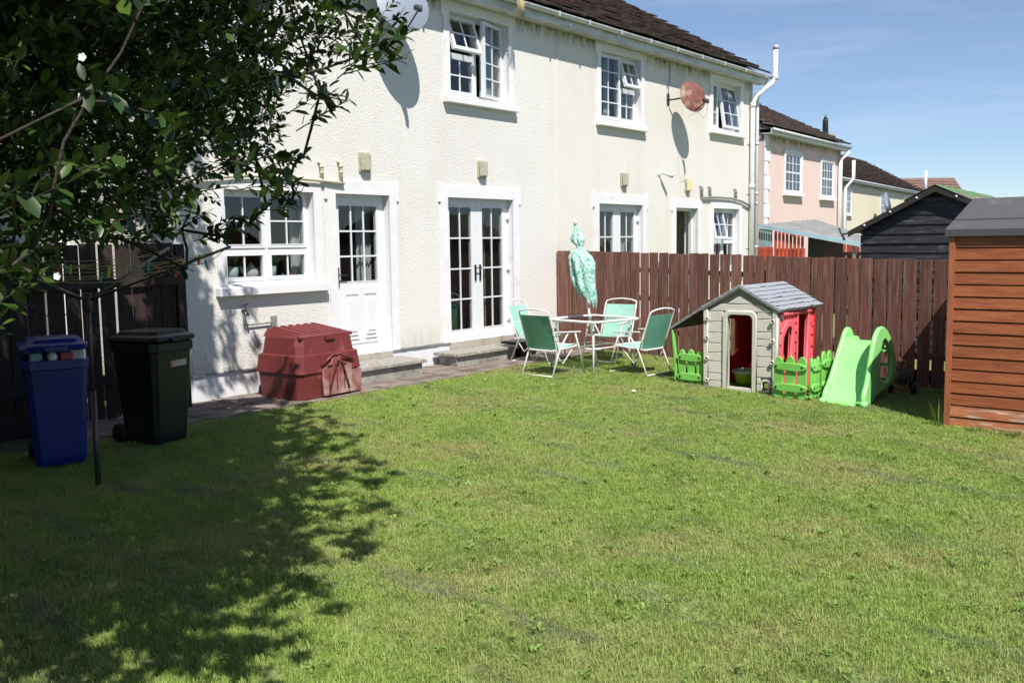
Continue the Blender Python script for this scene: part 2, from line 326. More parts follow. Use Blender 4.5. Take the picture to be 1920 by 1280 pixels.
def tableglass():
    m = bpy.data.materials.new('table_glass'); m.use_nodes = True; nt = m.node_tree; nt.nodes.clear()
    o = nt.nodes.new('ShaderNodeOutputMaterial'); x = nt.nodes.new('ShaderNodeMixShader'); t = nt.nodes.new('ShaderNodeBsdfTransparent'); t.inputs[0].default_value = (.50, .55, .52, 1)
    g = nt.nodes.new('ShaderNodeBsdfGlossy'); g.inputs['Roughness'].default_value = .08; f = nt.nodes.new('ShaderNodeFresnel'); f.inputs[0].default_value = 1.35
    front_only(nt, f, x); nt.links.new(t.outputs[0], x.inputs[1]); nt.links.new(g.outputs[0], x.inputs[2]); nt.links.new(x.outputs[0], o.inputs[0]); return m
M_tglass = tableglass()
def foliage_mat(name, c1, c2, trans=.35, rough=.35, attr='tint', pos=False):
    m = bpy.data.materials.new(name); m.use_nodes = True; nt = m.node_tree; b = nt.nodes['Principled BSDF']; b.inputs['Roughness'].default_value = rough
    out = nt.nodes['Material Output']
    at = nt.nodes.new('ShaderNodeAttribute'); at.attribute_name = attr
    x = nt.nodes.new('ShaderNodeMix'); x.data_type = 'RGBA'; x.inputs[6].default_value = (*c1, 1); x.inputs[7].default_value = (*c2, 1)
    nt.links.new(at.outputs['Fac'], x.inputs[0]); col = x.outputs[2]
    if pos:
        g = nt.nodes.new('ShaderNodeNewGeometry')
        def noise(scale, lo, hi, st=None, rot=0):
            mp_ = nt.nodes.new('ShaderNodeMapping'); nt.links.new(g.outputs['Position'], mp_.inputs[0])
            mp_.inputs['Rotation'].default_value = (0, 0, rot)
            if st: mp_.inputs['Scale'].default_value = st
            n = nt.nodes.new('ShaderNodeTexNoise'); n.inputs['Scale'].default_value = scale; n.inputs['Detail'].default_value = 5; n.inputs['Roughness'].default_value = .6
            nt.links.new(mp_.outputs[0], n.inputs[0]); r_ = nt.nodes.new('ShaderNodeMapRange'); r_.inputs[1].default_value = lo; r_.inputs[2].default_value = hi; nt.links.new(n.outputs[0], r_.inputs[0]); return r_.outputs[0]
        def mixc(fac, c, k):
            nonlocal col
            mm = nt.nodes.new('ShaderNodeMath'); mm.operation = 'MULTIPLY'; mm.inputs[1].default_value = k; nt.links.new(fac, mm.inputs[0])
            y = nt.nodes.new('ShaderNodeMix'); y.data_type = 'RGBA'; nt.links.new(mm.outputs[0], y.inputs[0]); nt.links.new(col, y.inputs[6]); y.inputs[7].default_value = (*c, 1); col = y.outputs[2]
        mixc(noise(.9, .46, .66), (.47, .43, .19), .65)          # yellowish, drier patches
        mixc(noise(6, .56, .72), (.38, .30, .15), .45)            # thatch showing through
        mixc(noise(1.7, .52, .68), (.15, .27, .04), .5)        # lush patches
        mixc(noise(1.6, .56, .70, (2.4, .42, 1)), (.22, .24, .19), .6)   # rows of dried clippings
    nt.links.new(col, b.inputs['Base Color'])
    tr = nt.nodes.new('ShaderNodeBsdfTranslucent'); nt.links.new(col, tr.inputs[0]); ms = nt.nodes.new('ShaderNodeMixShader'); ms.inputs[0].default_value = trans
    nt.links.new(b.outputs[0], ms.inputs[1]); nt.links.new(tr.outputs[0], ms.inputs[2]); nt.links.new(ms.outputs[0], out.inputs[0]); return m
M_leaf = foliage_mat('laurel_leaf', (.014, .034, .008), (.065, .12, .020), .14, .36)
M_grass = foliage_mat('grass_blade', (.215, .37, .055), (.43, .51, .145), .40, .6, pos=True)
M_weed = foliage_mat('weed', (.08, .16, .02), (.22, .28, .06), .3, .6)
M_rweed = mat('dry_red_weed', (.22, .07, .045), .9, .2, 30)
M_cactus = mat('houseplant', (.03, .09, .02), .6, .3, 30)
# umbrella fabric: pale with small green leaf strokes
def fabric():
    m = bpy.data.materials.new('leaf_print_fabric'); m.use_nodes = True; nt = m.node_tree; b = nt.nodes['Principled BSDF']; b.inputs['Roughness'].default_value = .85
    t = nt.nodes.new('ShaderNodeTexCoord'); mp_ = nt.nodes.new('ShaderNodeMapping'); mp_.inputs['Scale'].default_value = (1, 1, .5); mp_.inputs['Rotation'].default_value = (.3, .5, .2)
    v = nt.nodes.new('ShaderNodeTexVoronoi'); v.inputs['Scale'].default_value = 70; n = nt.nodes.new('ShaderNodeTexNoise'); n.inputs['Scale'].default_value = 45; n.inputs['Detail'].default_value = 3
    nt.links.new(t.outputs['Object'], mp_.inputs[0]); nt.links.new(mp_.outputs[0], v.inputs['Vector']); nt.links.new(mp_.outputs[0], n.inputs['Vector'])
    r_ = nt.nodes.new('ShaderNodeMapRange'); r_.inputs[1].default_value = .25; r_.inputs[2].default_value = .42; nt.links.new(v.outputs['Distance'], r_.inputs[0])
    r2 = nt.nodes.new('ShaderNodeMapRange'); r2.inputs[1].default_value = .44; r2.inputs[2].default_value = .54; nt.links.new(n.outputs[0], r2.inputs[0])
    ml = nt.nodes.new('ShaderNodeMath'); ml.operation = 'MULTIPLY'; nt.links.new(r_.outputs[0], ml.inputs[0]); nt.links.new(r2.outputs[0], ml.inputs[1])
    x = nt.nodes.new('ShaderNodeMix'); x.data_type = 'RGBA'; x.inputs[6].default_value = (.56, .74, .66, 1); x.inputs[7].default_value = (.12, .36, .30, 1)
    nt.links.new(ml.outputs[0], x.inputs[0]); nt.links.new(x.outputs[2], b.inputs['Base Color']); return m
M_fab = fabric()
# ------------------------------------------------------------------ ground
def sheet(name, pts, zf, m, kind='structure'):
    me = bpy.data.meshes.new(name); me.from_pydata([(p[0], p[1], zf(p)) for p in pts], [], [tuple(range(len(pts)))]); me.materials.append(m)
    o = bpy.data.objects.new(name, me); COL.objects.link(o)
    if kind: o['kind'] = kind
    return o
gb = MB(); ys = [-600, -6, W, 900]
for i in range(3):
    gb.add([(-700, ys[i], gz(ys[i])-.06), (900, ys[i], gz(ys[i])-.06), (900, ys[i+1], gz(ys[i+1])-.06), (-700, ys[i+1], gz(ys[i+1])-.06)], [(0, 1, 2, 3)])
gb.build('ground', M_earth)['kind'] = 'structure'
PATHY = 8.5
lawn = sheet('lawn', [(-6, -5.5), (13.0, -5.5), (13.3, PATHY), (-6, PATHY)], lambda p: gz(p[1]), M_soil)
nl = sheet('neighbour_lawn', [(13.4, -5), (40, -5), (40, 13), (13.4, 9)], lambda p: -.03, M_soil)
# concrete flags of the path along the wall, each one its own piece
path = thing('path', None, None, (5, PATHY, 0)); del_ = path; path['kind'] = 'structure'
xx = 4.2
while xx < 13.05:
    wd = random.choice([.6, .75, .9]); x2 = min(xx+wd, 13.05)
    for (ya, yb) in ((PATHY, 8.98), (8.99, W-.012)):
        b = MB().box((xx+.006, ya+random.uniform(-.015, .01), -.12), (x2-.006, yb-.006, random.uniform(-.006, .004)))
        b.build('paving_slab', M_slab, path, bevel=.006)
    xx = x2
# ------------------------------------------------------------------ grass
def make_clump(i):
    vs = []; fs = []; tint = []
    for k in range(44):
        a = random.uniform(0, 6.283); rr = .062*math.sqrt(random.random()); bx, by = rr*math.cos(a), rr*math.sin(a)
        h = random.uniform(.014, .038); w = random.uniform(.0011, .0024); d = random.uniform(0, 6.283); ln = random.uniform(.1, .95)*h
        s_, c_ = math.sin(d), math.cos(d); wx, wy = -s_*w, c_*w; n = len(vs)
        vs += [(bx-wx, by-wy, -.004), (bx+wx, by+wy, -.004), (bx+c_*ln*.35-wx*.8, by+s_*ln*.35-wy*.8, h*.62), (bx+c_*ln*.35+wx*.8, by+s_*ln*.35+wy*.8, h*.62), (bx+c_*ln, by+s_*ln, h*random.uniform(.75, 1))]
        fs += [(n, n+1, n+3, n+2), (n+2, n+3, n+4)]; t = random.random()
        if random.random() < .06: t = 1.6
        tint += [t, t]
    me = bpy.data.meshes.new('grass_clump'); me.from_pydata(vs, [], fs); me.materials.append(M_grass)
    at = me.attributes.new('tint', 'FLOAT', 'FACE'); at.data.foreach_set('value', tint)
    return bpy.data.objects.new('grass_clump', me)
gcol = bpy.data.collections.new('grass_clumps')
for i in range(8): gcol.objects.link(make_clump(i))
def scatter(name, pts, zf, dens, coll, smin, smax, seed=1):
    o = sheet(name, pts, zf, M_grass, 'stuff')
    ng = bpy.data.node_groups.new(name, 'GeometryNodeTree')
    ng.interface.new_socket('Geometry', in_out='INPUT', socket_type='NodeSocketGeometry'); ng.interface.new_socket('Geometry', in_out='OUTPUT', socket_type='NodeSocketGeometry')
    N = ng.nodes.new; gi = N('NodeGroupInput'); go = N('NodeGroupOutput'); dp = N('GeometryNodeDistributePointsOnFaces'); ip = N('GeometryNodeInstanceOnPoints'); ci = N('GeometryNodeCollectionInfo')
    dp.inputs['Density'].default_value = dens; dp.inputs['Seed'].default_value = seed
    ci.inputs['Collection'].default_value = coll; ci.inputs['Separate Children'].default_value = True; ci.inputs['Reset Children'].default_value = True
    ip.inputs['Pick Instance'].default_value = True
    rr = N('FunctionNodeRandomValue'); rr.data_type = 'FLOAT_VECTOR'; rr.inputs[0].default_value = (-.15, -.15, 0); rr.inputs[1].default_value = (.15, .15, 6.283)
    rs = N('FunctionNodeRandomValue'); rs.data_type = 'FLOAT'; rs.inputs[2].default_value = smin; rs.inputs[3].default_value = smax; rs.inputs['Seed'].default_value = 5
    lk = ng.links.new; lk(gi.outputs[0], dp.inputs[0]); lk(dp.outputs[0], ip.inputs['Points']); lk(ci.outputs[0], ip.inputs['Instance'])
    lk(rr.outputs[0], ip.inputs['Rotation']); lk(rs.outputs[1], ip.inputs['Scale']); lk(ip.outputs[0], go.inputs[0])
    md = o.modifiers.new('scatter', 'NODES'); md.node_group = ng; return o
def make_weed(i):
    vs = []; fs = []; tint = []
    for k in range(random.randint(7, 14)):
        a = random.uniform(0, 6.283); l = random.uniform(.015, .042); w = l*random.uniform(.16, .34); z = random.uniform(.010, .032); c_, s_ = math.cos(a), math.sin(a); bx, by = random.uniform(-.02, .02), random.uniform(-.02, .02); n = len(vs)
        vs += [(bx, by, .012), (bx+c_*l*.5-s_*w, by+s_*l*.5+c_*w, z+.006), (bx+c_*l, by+s_*l, z+random.uniform(-.006, .01)), (bx+c_*l*.5+s_*w, by+s_*l*.5-c_*w, z+.006)]; fs.append((n, n+1, n+2, n+3)); tint.append(random.random()*.8)
    me = bpy.data.meshes.new('turf_weed'); me.from_pydata(vs, [], fs); me.materials.append(M_clover); at = me.attributes.new('tint', 'FLOAT', 'FACE'); at.data.foreach_set('value', tint)
    return bpy.data.objects.new('turf_weed', me)
M_clover = foliage_mat('clover_leaf', (.17, .30, .05), (.33, .43, .12), .35, .65); M_straw = foliage_mat('dead_grass', (.34, .22, .10), (.50, .38, .22), .1, .8)
wcol = bpy.data.collections.new('turf_weeds')
for i in range(8): wcol.objects.link(make_weed(i))
edge = []
for i in range(60):
    t = i/59; edge.append((13.1-(13.1-1.0)*t, PATHY-.01+.03*math.sin(i*1.7)+.02*math.sin(i*.6)))
scatter('grass', [(-1.0, -1.0), (12.95, -1.0)]+edge+[(-1.0, 8.4)], lambda p: gz(p[1])+.003, 520, gcol, .65, 1.3)
scatter('turf_weeds', [(-1.0, -1.0), (12.9, -1.0), (12.9, 8.4), (-1.0, 8.4)], lambda p: gz(p[1])+.010, 17, wcol, .35, 1.25, 3)
# ------------------------------------------------------------------ windows and doors
def pane_mesh(w, h): return MB().box((0, .018, 0), (w, .024, h)).mesh('pane', M_glass)
PC = {}
def sash(par, M, w, h, cols, rows, fw=.05, fd=.055, bar=.018, name='sash', rowz=None, frame_mat=None, panes=True, gl=None, split=True):
    """leaf in its own axes: x 0..w, z 0..h, y 0 = outer face"""
    fm = frame_mat or M_upvc; mb = MB()
    g = gl or (fw, fw, w-fw, h-fw)
    x0, z0, x1, z1 = g
    mb.box((0, 0, 0), (x0, fd, h)); mb.box((x1, 0, 0), (w, fd, h)); mb.box((x0, 0, 0), (x1, fd, z0)); mb.box((x0, 0, z1), (x1, fd, h))
    xs = [x0+(x1-x0)*i/cols for i in range(cols+1)]; zs = rowz or [z0+(z1-z0)*i/rows for i in range(rows+1)]
    for x in xs[1:-1]: mb.box((x-bar/2, .010, z0), (x+bar/2, .032, z1))
    for z in zs[1:-1]:
        for i in range(cols): mb.box((xs[i]+(bar/2 if i else 0), .010, z-bar/2), (xs[i+1]-(bar/2 if i < cols-1 else 0), .032, z+bar/2))
    # glazing bead
    b = .012
    mb.box((x0, -.004, z0-b), (x1, .0, z0)); mb.box((x0, -.004, z1), (x1, .0, z1+b)); mb.box((x0-b, -.004, z0-b), (x0, .0, z1+b)); mb.box((x1, -.004, z0-b), (x1+b, .0, z1+b))
    me = mb.mesh(name, fm); s_ = put(me, name, par, M)
    if panes:
        for i in range(cols):
            for j in range(rows):
                a = (xs[i]+(bar/2 if i else 0), zs[j]+(bar/2 if j else 0)); c = (xs[i+1]-(bar/2 if i < cols-1 else 0), zs[j+1]-(bar/2 if j < rows-1 else 0))
                key = (round(c[0]-a[0], 3), round(c[1]-a[1], 3))
                if key not in PC: PC[key] = pane_mesh(*key)
                put(PC[key], 'pane', par, M @ Matrix.Translation((a[0], 0, a[1])))
    return s_
def T(x, y, z): return Matrix.Translation((x, y, z))
def frame(par, x0, z0, x1, z1, y, fw=.045, fd=.07, name='window', m=None, mull=(), tran=(), bottom=True):
    mb = MB()
    mb.box((x0, y, z0), (x0+fw, y+fd, z1)); mb.box((x1-fw, y, z0), (x1, y+fd, z1)); mb.box((x0+fw, y, z1-fw), (x1-fw, y+fd, z1))
    if bottom: mb.box((x0+fw, y, z0), (x1-fw, y+fd, z0+fw))
    for x in mull: mb.box((x-.03, y+.002, z0+fw), (x+.03, y+fd, z1-fw))
    for z in tran: mb.box((x0+fw, y+.004, z-.03), (x1-fw, y+fd-.002, z+.03))
    return mb.build(name, m or M_upvc, par, world=False)
def wall_front(x0, x1, z0, z1, ops, th=.3, y=0):
    """wall sheet in the house's axes with real openings and reveals"""
    xs = sorted({x0, x1, *[o[0] for o in ops], *[o[2] for o in ops]}); zs = sorted({z0, z1, *[o[1] for o in ops], *[o[3] for o in ops]})
    mb = MB(); inside = lambda a, b: any(o[0] < a < o[2] and o[1] < b < o[3] for o in ops)
    for i in range(len(xs)-1):
        for j in range(len(zs)-1):
            if inside((xs[i]+xs[i+1])/2, (zs[j]+zs[j+1])/2): continue
            a, b, c, d = xs[i], xs[i+1], zs[j], zs[j+1]
            mb.add([(a, y, c), (b, y, c), (b, y, d), (a, y, d)], [(0, 1, 2, 3)]); mb.add([(a, y+th, c), (b, y+th, c), (b, y+th, d), (a, y+th, d)], [(3, 2, 1, 0)])
    mb.add([(x0, y, z0), (x0, y+th, z0), (x0, y+th, z1), (x0, y, z1)], [(0, 1, 2, 3)]); mb.add([(x1, y, z0), (x1, y+th, z0), (x1, y+th, z1), (x1, y, z1)], [(3, 2, 1, 0)])
    mb.add([(x0, y, z1), (x1, y, z1), (x1, y+th, z1), (x0, y+th, z1)], [(0, 1, 2, 3)])
    return mb
def reveals(ops, th=.3, y=0):
    mb = MB()
    for (a, c, b, d) in ops:
        e = .0
        mb.add([(a, y, c), (a, y+th, c), (a, y+th, d), (a, y, d)], [(0, 1, 2, 3)]); mb.add([(b, y, c), (b, y+th, c), (b, y+th, d), (b, y, d)], [(3, 2, 1, 0)])
        mb.add([(a, y, d), (b, y, d), (b, y+th, d), (a, y+th, d)], [(3, 2, 1, 0)]); mb.add([(a, y, c), (b, y, c), (b, y+th, c), (a, y+th, c)], [(0, 1, 2, 3)])
    return mb
def surround(par, x0, z0, x1, z1, ow=.13, top=None, sill=True, ears=True, bottom=None):
    """raised painted band round an opening; bottom = z where the jambs stop"""
    mb = MB(); zt = top if top else z1+.15; zb = z0 if bottom is None else bottom; p = -.022
    if sill: zb = z0-.02
    mb.box((x0-ow, p, zb), (x0, .004, zt-.002)); mb.box((x1, p, zb), (x1+ow, .004, zt-.002)); mb.box((x0, p, z1), (x1, .004, zt-.002))
    if ears: mb.box((x0-ow-.045, p-.003, zt-.24), (x0-ow+.001, .004, zt+.03)); mb.box((x1+ow-.001, p-.003, zt-.24), (x1+ow+.045, .004, zt+.03))
    o = mb.build('window_surround' if sill else 'door_surround', M_trim, par, world=False)
    if sill:
        s_ = MB().hexa([(x0-ow-.03, -.10, z0-.13), (x1+ow+.03, -.10, z0-.13), (x1+ow+.03, .1, z0-.13), (x0-ow-.03, .1, z0-.13), (x0-ow-.03, -.10, z0-.035), (x1+ow+.03, -.10, z0-.035), (x1+ow+.03, .1, z0+.004), (x0-ow-.03, .1, z0+.004)])
        s_.build('window_sill', M_trim, par, world=False, bevel=.006)
    return o
def roof(par, x0, x1, y0, z0, pitch, run, m, tw=.33, course=.34, verge=.12, jitter=.014, ht=.072):
    """one pitch of interlocking tiles, stepped course by course, plus the hidden far pitch"""
    t = R(pitch); c, s = math.cos(t), math.sin(t); mb = MB(); n = int(run/c/course); nx = int((x1-x0)/tw)
    for i in range(n+1):
        u0 = i*course; u1 = u0+course+.06
        for k in range(nx):
            a = x0+(x1-x0)*k/nx; b = x0+(x1-x0)*(k+1)/nx; j = random.uniform(-jitter, jitter)
            def P(x, u, h): return (x, y0+u*c-h*s, z0+u*s+h*c)
            mb.hexa([P(a+.002, u0, ht*.5+j), P(b-.002, u0, ht*.5+j), P(b-.002, u1, -.03), P(a+.002, u1, -.03), P(a+.002, u0, ht+j), P(b-.002, u0, ht+j), P(b-.002, u1, .012), P(a+.002, u1, .012)])
    o = mb.build('roof_tiles', m, par, world=False, kind='stuff')
    yr = y0+run; zr = z0+run*s/c
    d = MB(); d.prism([(y0+.05, z0-.04), (yr, zr-.03), (2*yr-y0, z0-.04)], lambda p: (x0+.06, p[0], p[1]), lambda p: (x1-.06, p[0], p[1])); d.build('roof_deck', m, par, world=False)
    r_ = MB(); k = 0
    while x0+k*.45 < x1-.1:
        a = x0+k*.45; r_.loft([[(xq, yr+.14*math.cos(R(q)), zr+.03+.11*math.sin(R(q))) for q in (0, 45, 90, 135, 180)] for xq in (a, min(a+.45, x1))]); k += 1
    r_.build('ridge_tiles', m, par, world=False, kind='stuff')
    return yr, zr
# ---- one semi-detached house: left and right halves are things of their own
EAVE = 5.26
def house_shell(name, label, x0, x1, m, ops, zb=.29, plinth_gaps=()):
    h = thing(name, label, 'house', (x0, W, 0)); o = [(a-x0, b, c-x0, d) for a, b, c, d in ops]; wd = x1-x0
    wf = wall_front(0, wd, zb, EAVE, o)
    wf.box((0, .3, zb), (.25, 8.0, EAVE)); wf.box((wd-.25, .3, zb), (wd, 8.0, EAVE)); wf.box((0, 8, zb), (wd, 8.25, EAVE))
    wf.build('wall', m, h, world=False)
    for q_ in o: reveals([q_]).build('reveal', M_trim, h, world=False)
    # plinth (smooth painted band) with real breaks where the doors stand
    pl = MB(); xs = [0]+[g-x0 for gg in plinth_gaps for g in gg]+[wd]
    for i in range(0, len(xs), 2): MB().box((xs[i], .012, -.2), (xs[i+1], .3, zb-.002)).build('plinth', M_plinth, h, world=False)
    # rooms behind the glass
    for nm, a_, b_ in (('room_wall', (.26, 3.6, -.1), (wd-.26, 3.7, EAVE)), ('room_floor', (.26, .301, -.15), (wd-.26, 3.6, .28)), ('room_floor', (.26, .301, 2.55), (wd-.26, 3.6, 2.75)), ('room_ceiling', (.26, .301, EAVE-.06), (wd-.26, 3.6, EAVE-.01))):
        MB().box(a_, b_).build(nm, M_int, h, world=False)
    return h
def eaves(h, wd, left=True, right=True, ext0=0, ext1=.22):
    a, b = -ext0, wd+ext1
    s_ = MB(); s_.box((a, -.24, EAVE), (b, 0.0, EAVE+.02))
    nb = int((b-a)/.1)
    s_.build('soffit', M_upvcd, h, world=False)
    MB().box((a, -.262, EAVE-.02), (b, -.242, EAVE+.17)).build('fascia', M_upvcd, h, world=False)
    g = MB(); sec = [(.058*math.cos(R(q)), .058*math.sin(R(q))) for q in range(180, 361, 20)]; sec += [(.052*math.cos(R(q)), .052*math.sin(R(q))) for q in range(360, 179, -20)]
    g.loft([[(x, -.325+p[0], EAVE+.155+p[1]) for p in sec] for x in (a, b)], smooth=False)
    k = a+.4
    while k < b:
        g.box((k, -.388, EAVE+.09), (k+.03, -.262, EAVE+.165)); k += 1.0
    g.build('gutter', M_gutter, h, world=False)
X0, XJ, X1 = 5.6, 13.2, 20.77
# openings
W0 = (6.45, 3.95, 7.42, 5.10); W1 = (10.53, 3.92, 11.89, 5.10); KW = (6.60, 1.31, 7.92, 2.42); KD = (8.28, .29, 9.24, 2.42); FD = (10.42, .29, 11.95, 2.43)
W2 = (14.50, 3.93, 15.85, 5.12); W3 = (18.80, 4.13, 20.12, 5.12); FD2 = (14.42, .29, 15.92, 2.43); KD2 = (17.22, .29, 18.14, 2.41); KW2 = (18.86, 1.10, 20.10, 2.43)
hA = house_shell('semi_detached_house', 'off-white pebbledashed half of the pair of houses, with red bunker by its door', X0, XJ, M_wallA, [W0, W1, KW, KD, FD], plinth_gaps=((8.28, 9.24), (10.42, 11.95)))
hB = house_shell('semi_detached_house', 'cream pebbledashed half of the pair of houses, with rusty dish on its wall', XJ+.006, X1, M_wallB, [W2, W3, FD2, KD2, KW2], plinth_gaps=((14.42, 15.92), (17.22, 18.14)))
eaves(hA, XJ-X0, ext0=.25, ext1=0.0); eaves(hB, X1-XJ-.006, ext0=-.003, ext1=.26)
roof(hA, -.3, XJ-X0, -.34, EAVE+.19, 29.5, 4.3, M_tile); roof(hB, 0, X1-XJ+.16, -.34, EAVE+.19, 29.5, 4.3, M_tile)
for h, wd in ((hA, XJ-X0), (hB, X1-XJ)):     # gable ends
    x = 0.01 if h is hA else wd-.26
    MB().prism([(0, EAVE), (8.2, EAVE), (3.96, EAVE+2.35)], lambda p: (x, p[0], p[1]), lambda p: (x+.24, p[0], p[1])).build('gable', M_wallA if h is hA else M_wallB, h, world=False)
MB().box((XJ-X0-.02, -.012, .29), (XJ-X0+.004, 0, EAVE)).build('party_joint', M_wallB, hA, world=False)
# drip bead at the foot of the render
for h, spans in ((hA, ((0, 2.53), (3.79, 4.67), (6.51, 7.6))), (hB, ((0, 1.0), (2.9, 3.85), (5.1, 7.5)))):
    mb = MB()
    for a, b in spans:
        n = max(2, int((b-a)/.12)); 
        for i in range(n): 
            xa = a+(b-a)*i/n; xb = a+(b-a)*(i+1)/n
            mb.box((xa, -random.uniform(.010, .018), .288-random.uniform(0, .008)), (xb, .012, .30+random.uniform(0, .006)))
        mb.build('render_edge', M_conduitg, h, world=False); mb = MB()

YF = .105
def rel(h, t): x = h.location.x; return (t[0]-x, t[1], t[2]-x, t[3])
def vent(par, x, z, w=.28):
    MB().box((x, YF-.016, z), (x+w, YF, z+.028)).build('trickle_vent', M_upvc, par, world=False)
def rot_hinge(x, y, z, w, ang, side):
    """casement hinged on side 'r' or 'l' swinging outward, or 't' = top-hung"""
    if side == 'r': return T(x+w, y, z) @ Matrix.Rotation(ang, 4, 'Z') @ T(-w, 0, 0)
    if side == 'l': return T(x, y, z) @ Matrix.Rotation(-ang, 4, 'Z')
# W1: left column vent (open) over fixed 2x2; right tall casement ajar
a = rel(hA, W1); surround(hA, *a, ow=.125, top=EAVE-.004)
mid = (a[0]+a[2])/2+.01; f = frame(hA, *a[:2], a[2], a[3], YF, mull=(mid,), tran=())
MB().box((a[0]+.045, YF+.003, 4.50), (mid-.03, YF+.068, 4.55)).build('transom', M_upvc, f, world=False)
lw = mid-.03-(a[0]+.045)
sash(f, T(a[0]+.04, YF-.012, 4.545) @ T(0, 0, .53) @ Matrix.Rotation(R(-19), 4, 'X') @ T(0, 0, -.53), lw+.01, .53, 2, 2)
sash(f, T(a[0]+.04, YF-.008, a[1]+.035), lw+.01, 4.51-a[1]-.035, 2, 2)
rw = a[2]-.045-(mid+.03)
sash(f, rot_hinge(mid+.02, YF-.014, a[1]+.03, rw+.02, R(13), 'r'), rw+.02, a[3]-a[1]-.06, 2, 4, rowz=[.05, .29, .52, .80, a[3]-a[1]-.11])
# W2: mirror image
a = rel(hB, W2); surround(hB, *a, ow=.125, top=EAVE-.004)
mid = a[0]+.76; f = frame(hB, *a[:2], a[2], a[3], YF, mull=(mid,))
MB().box((mid+.03, YF+.003, 4.52), (a[2]-.045, YF+.068, 4.57)).build('transom', M_upvc, f, world=False)
lw = mid-.03-(a[0]+.045); rw = a[2]-.045-(mid+.03)
sash(f, rot_hinge(a[0]+.035, YF-.014, a[1]+.03, lw+.02, R(3), 'l'), lw+.02, a[3]-a[1]-.06, 2, 4, rowz=[.05, .30, .56, .84, a[3]-a[1]-.11])
sash(f, T(mid+.02, YF-.012, 4.56) @ T(0, 0, .52) @ Matrix.Rotation(R(-17), 4, 'X') @ T(0, 0, -.52), rw+.02, .52, 2, 2)
sash(f, T(mid+.02, YF-.008, a[1]+.035), rw+.02, 4.53-a[1]-.035, 2, 2)
# W3
a = rel(hB, W3); surround(hB, *a, ow=.13, top=EAVE-.004)
mid = a[0]+.46; f = frame(hB, *a[:2], a[2], a[3], YF, mull=(mid,))
sash(f, T(a[0]+.04, YF-.008, a[1]+.035), mid-.02-a[0]-.04, a[3]-a[1]-.07, 1, 3)
sash(f, T(0, 0, 0) @ T(mid+.03, YF-.012, a[1]+.035) @ T(0, 0, a[3]-a[1]-.07) @ Matrix.Rotation(R(-9), 4, 'X') @ T(0, 0, -(a[3]-a[1]-.07)), a[2]-.04-mid-.03, a[3]-a[1]-.07, 2, 3)
# W0 behind the tree
a = rel(hA, W0); surround(hA, *a, ow=.12, top=EAVE-.004); mid = (a[0]+a[2])/2; f = frame(hA, *a[:2], a[2], a[3], YF, mull=(mid,))
for x in (a[0]+.04, mid+.02): sash(f, T(x, YF-.008, a[1]+.035), mid-.02-a[0]-.04, a[3]-a[1]-.07, 2, 3)
# kitchen window
a = rel(hA, KW); surround(hA, *a, ow=.125, top=2.50, ears=False)
mid = (a[0]+a[2])/2; f = frame(hA, *a[:2], a[2], a[3], YF, mull=(mid,), tran=(1.71,))
for x, w in ((a[0]+.04, mid-.02-a[0]-.04), (mid+.02, a[2]-.04-mid-.02)):
    sash(f, T(x, YF-.008, a[1]+.035), w, 1.69-a[1]-.035, 2, 1, fw=.045); sash(f, T(x, YF-.010, 1.735), w, a[3]-.035-1.735, 2, 2, fw=.045)
a = rel(hB, KW2); surround(hB, *a, ow=.14, top=2.56, ears=False)
mid = a[0]+.62; f = frame(hB, *a[:2], a[2], a[3], YF, mull=(mid,), tran=(1.74,))
sash(f, T(a[0]+.03, YF-.03, 1.765) @ T(0, 0, .63) @ Matrix.Rotation(R(-13), 4, 'X') @ T(0, 0, -.63), mid-.01-a[0]-.03, .63, 2, 2)
sash(f, T(mid+.02, YF-.010, 1.765), a[2]-.04-mid-.02, .63, 2, 2)
for x, w in ((a[0]+.04, mid-.02-a[0]-.04), (mid+.02, a[2]-.04-mid-.02)): sash(f, T(x, YF-.008, a[1]+.035), w, 1.72-a[1]-.035, 2, 1)
# kitchen door
def half_door(h, t, open_in=False):
    a = rel(h, t); surround(h, *a, ow=.135, top=2.585, sill=False, bottom=.292)
    d = frame(h, a[0], a[1], a[2], a[3], YF, fw=.055, name='back_door')
    w = a[2]-a[0]-.10; hh = a[3]-a[1]-.09; M = T(a[0]+.05, YF-.006, a[1]+.04)
    if open_in: M = T(a[0]+.06, YF+.06, a[1]+.04) @ Matrix.Rotation(R(86), 4, 'Z')
    g = (.09, .94, w-.10, hh-.10)
    sash(d, M, w, hh, 3, 3, name='door_leaf', gl=g, bar=.022)
    p = MB(); p.box((.14, -.010, .10), (w-.13, 0, .86))
    for cx in (.27, w-.26):
        p.box((cx-.085, -.026, .22), (cx+.085, -.010, .74)); p.box((cx-.06, -.036, .27), (cx+.06, -.026, .69))
        p.box((cx-.10, -.024, .765), (cx+.10, -.010, .785)); p.box((cx-.10, -.024, .165), (cx+.10, -.010, .185))
    p.build('door_panel', M_upvc, d, world=False, M=M)
    hd = MB(); hd.box((.025, -.022, .88), (.058, -.002, 1.13)); hd.tube([(.042, -.03, 1.03), (.042, -.055, 1.03), (.16, -.058, 1.03)], .010, 6); hd.build('door_handle', M_blk, d, world=False, M=M)
    return d
half_door(hA, KD); half_door(hB, KD2, True)
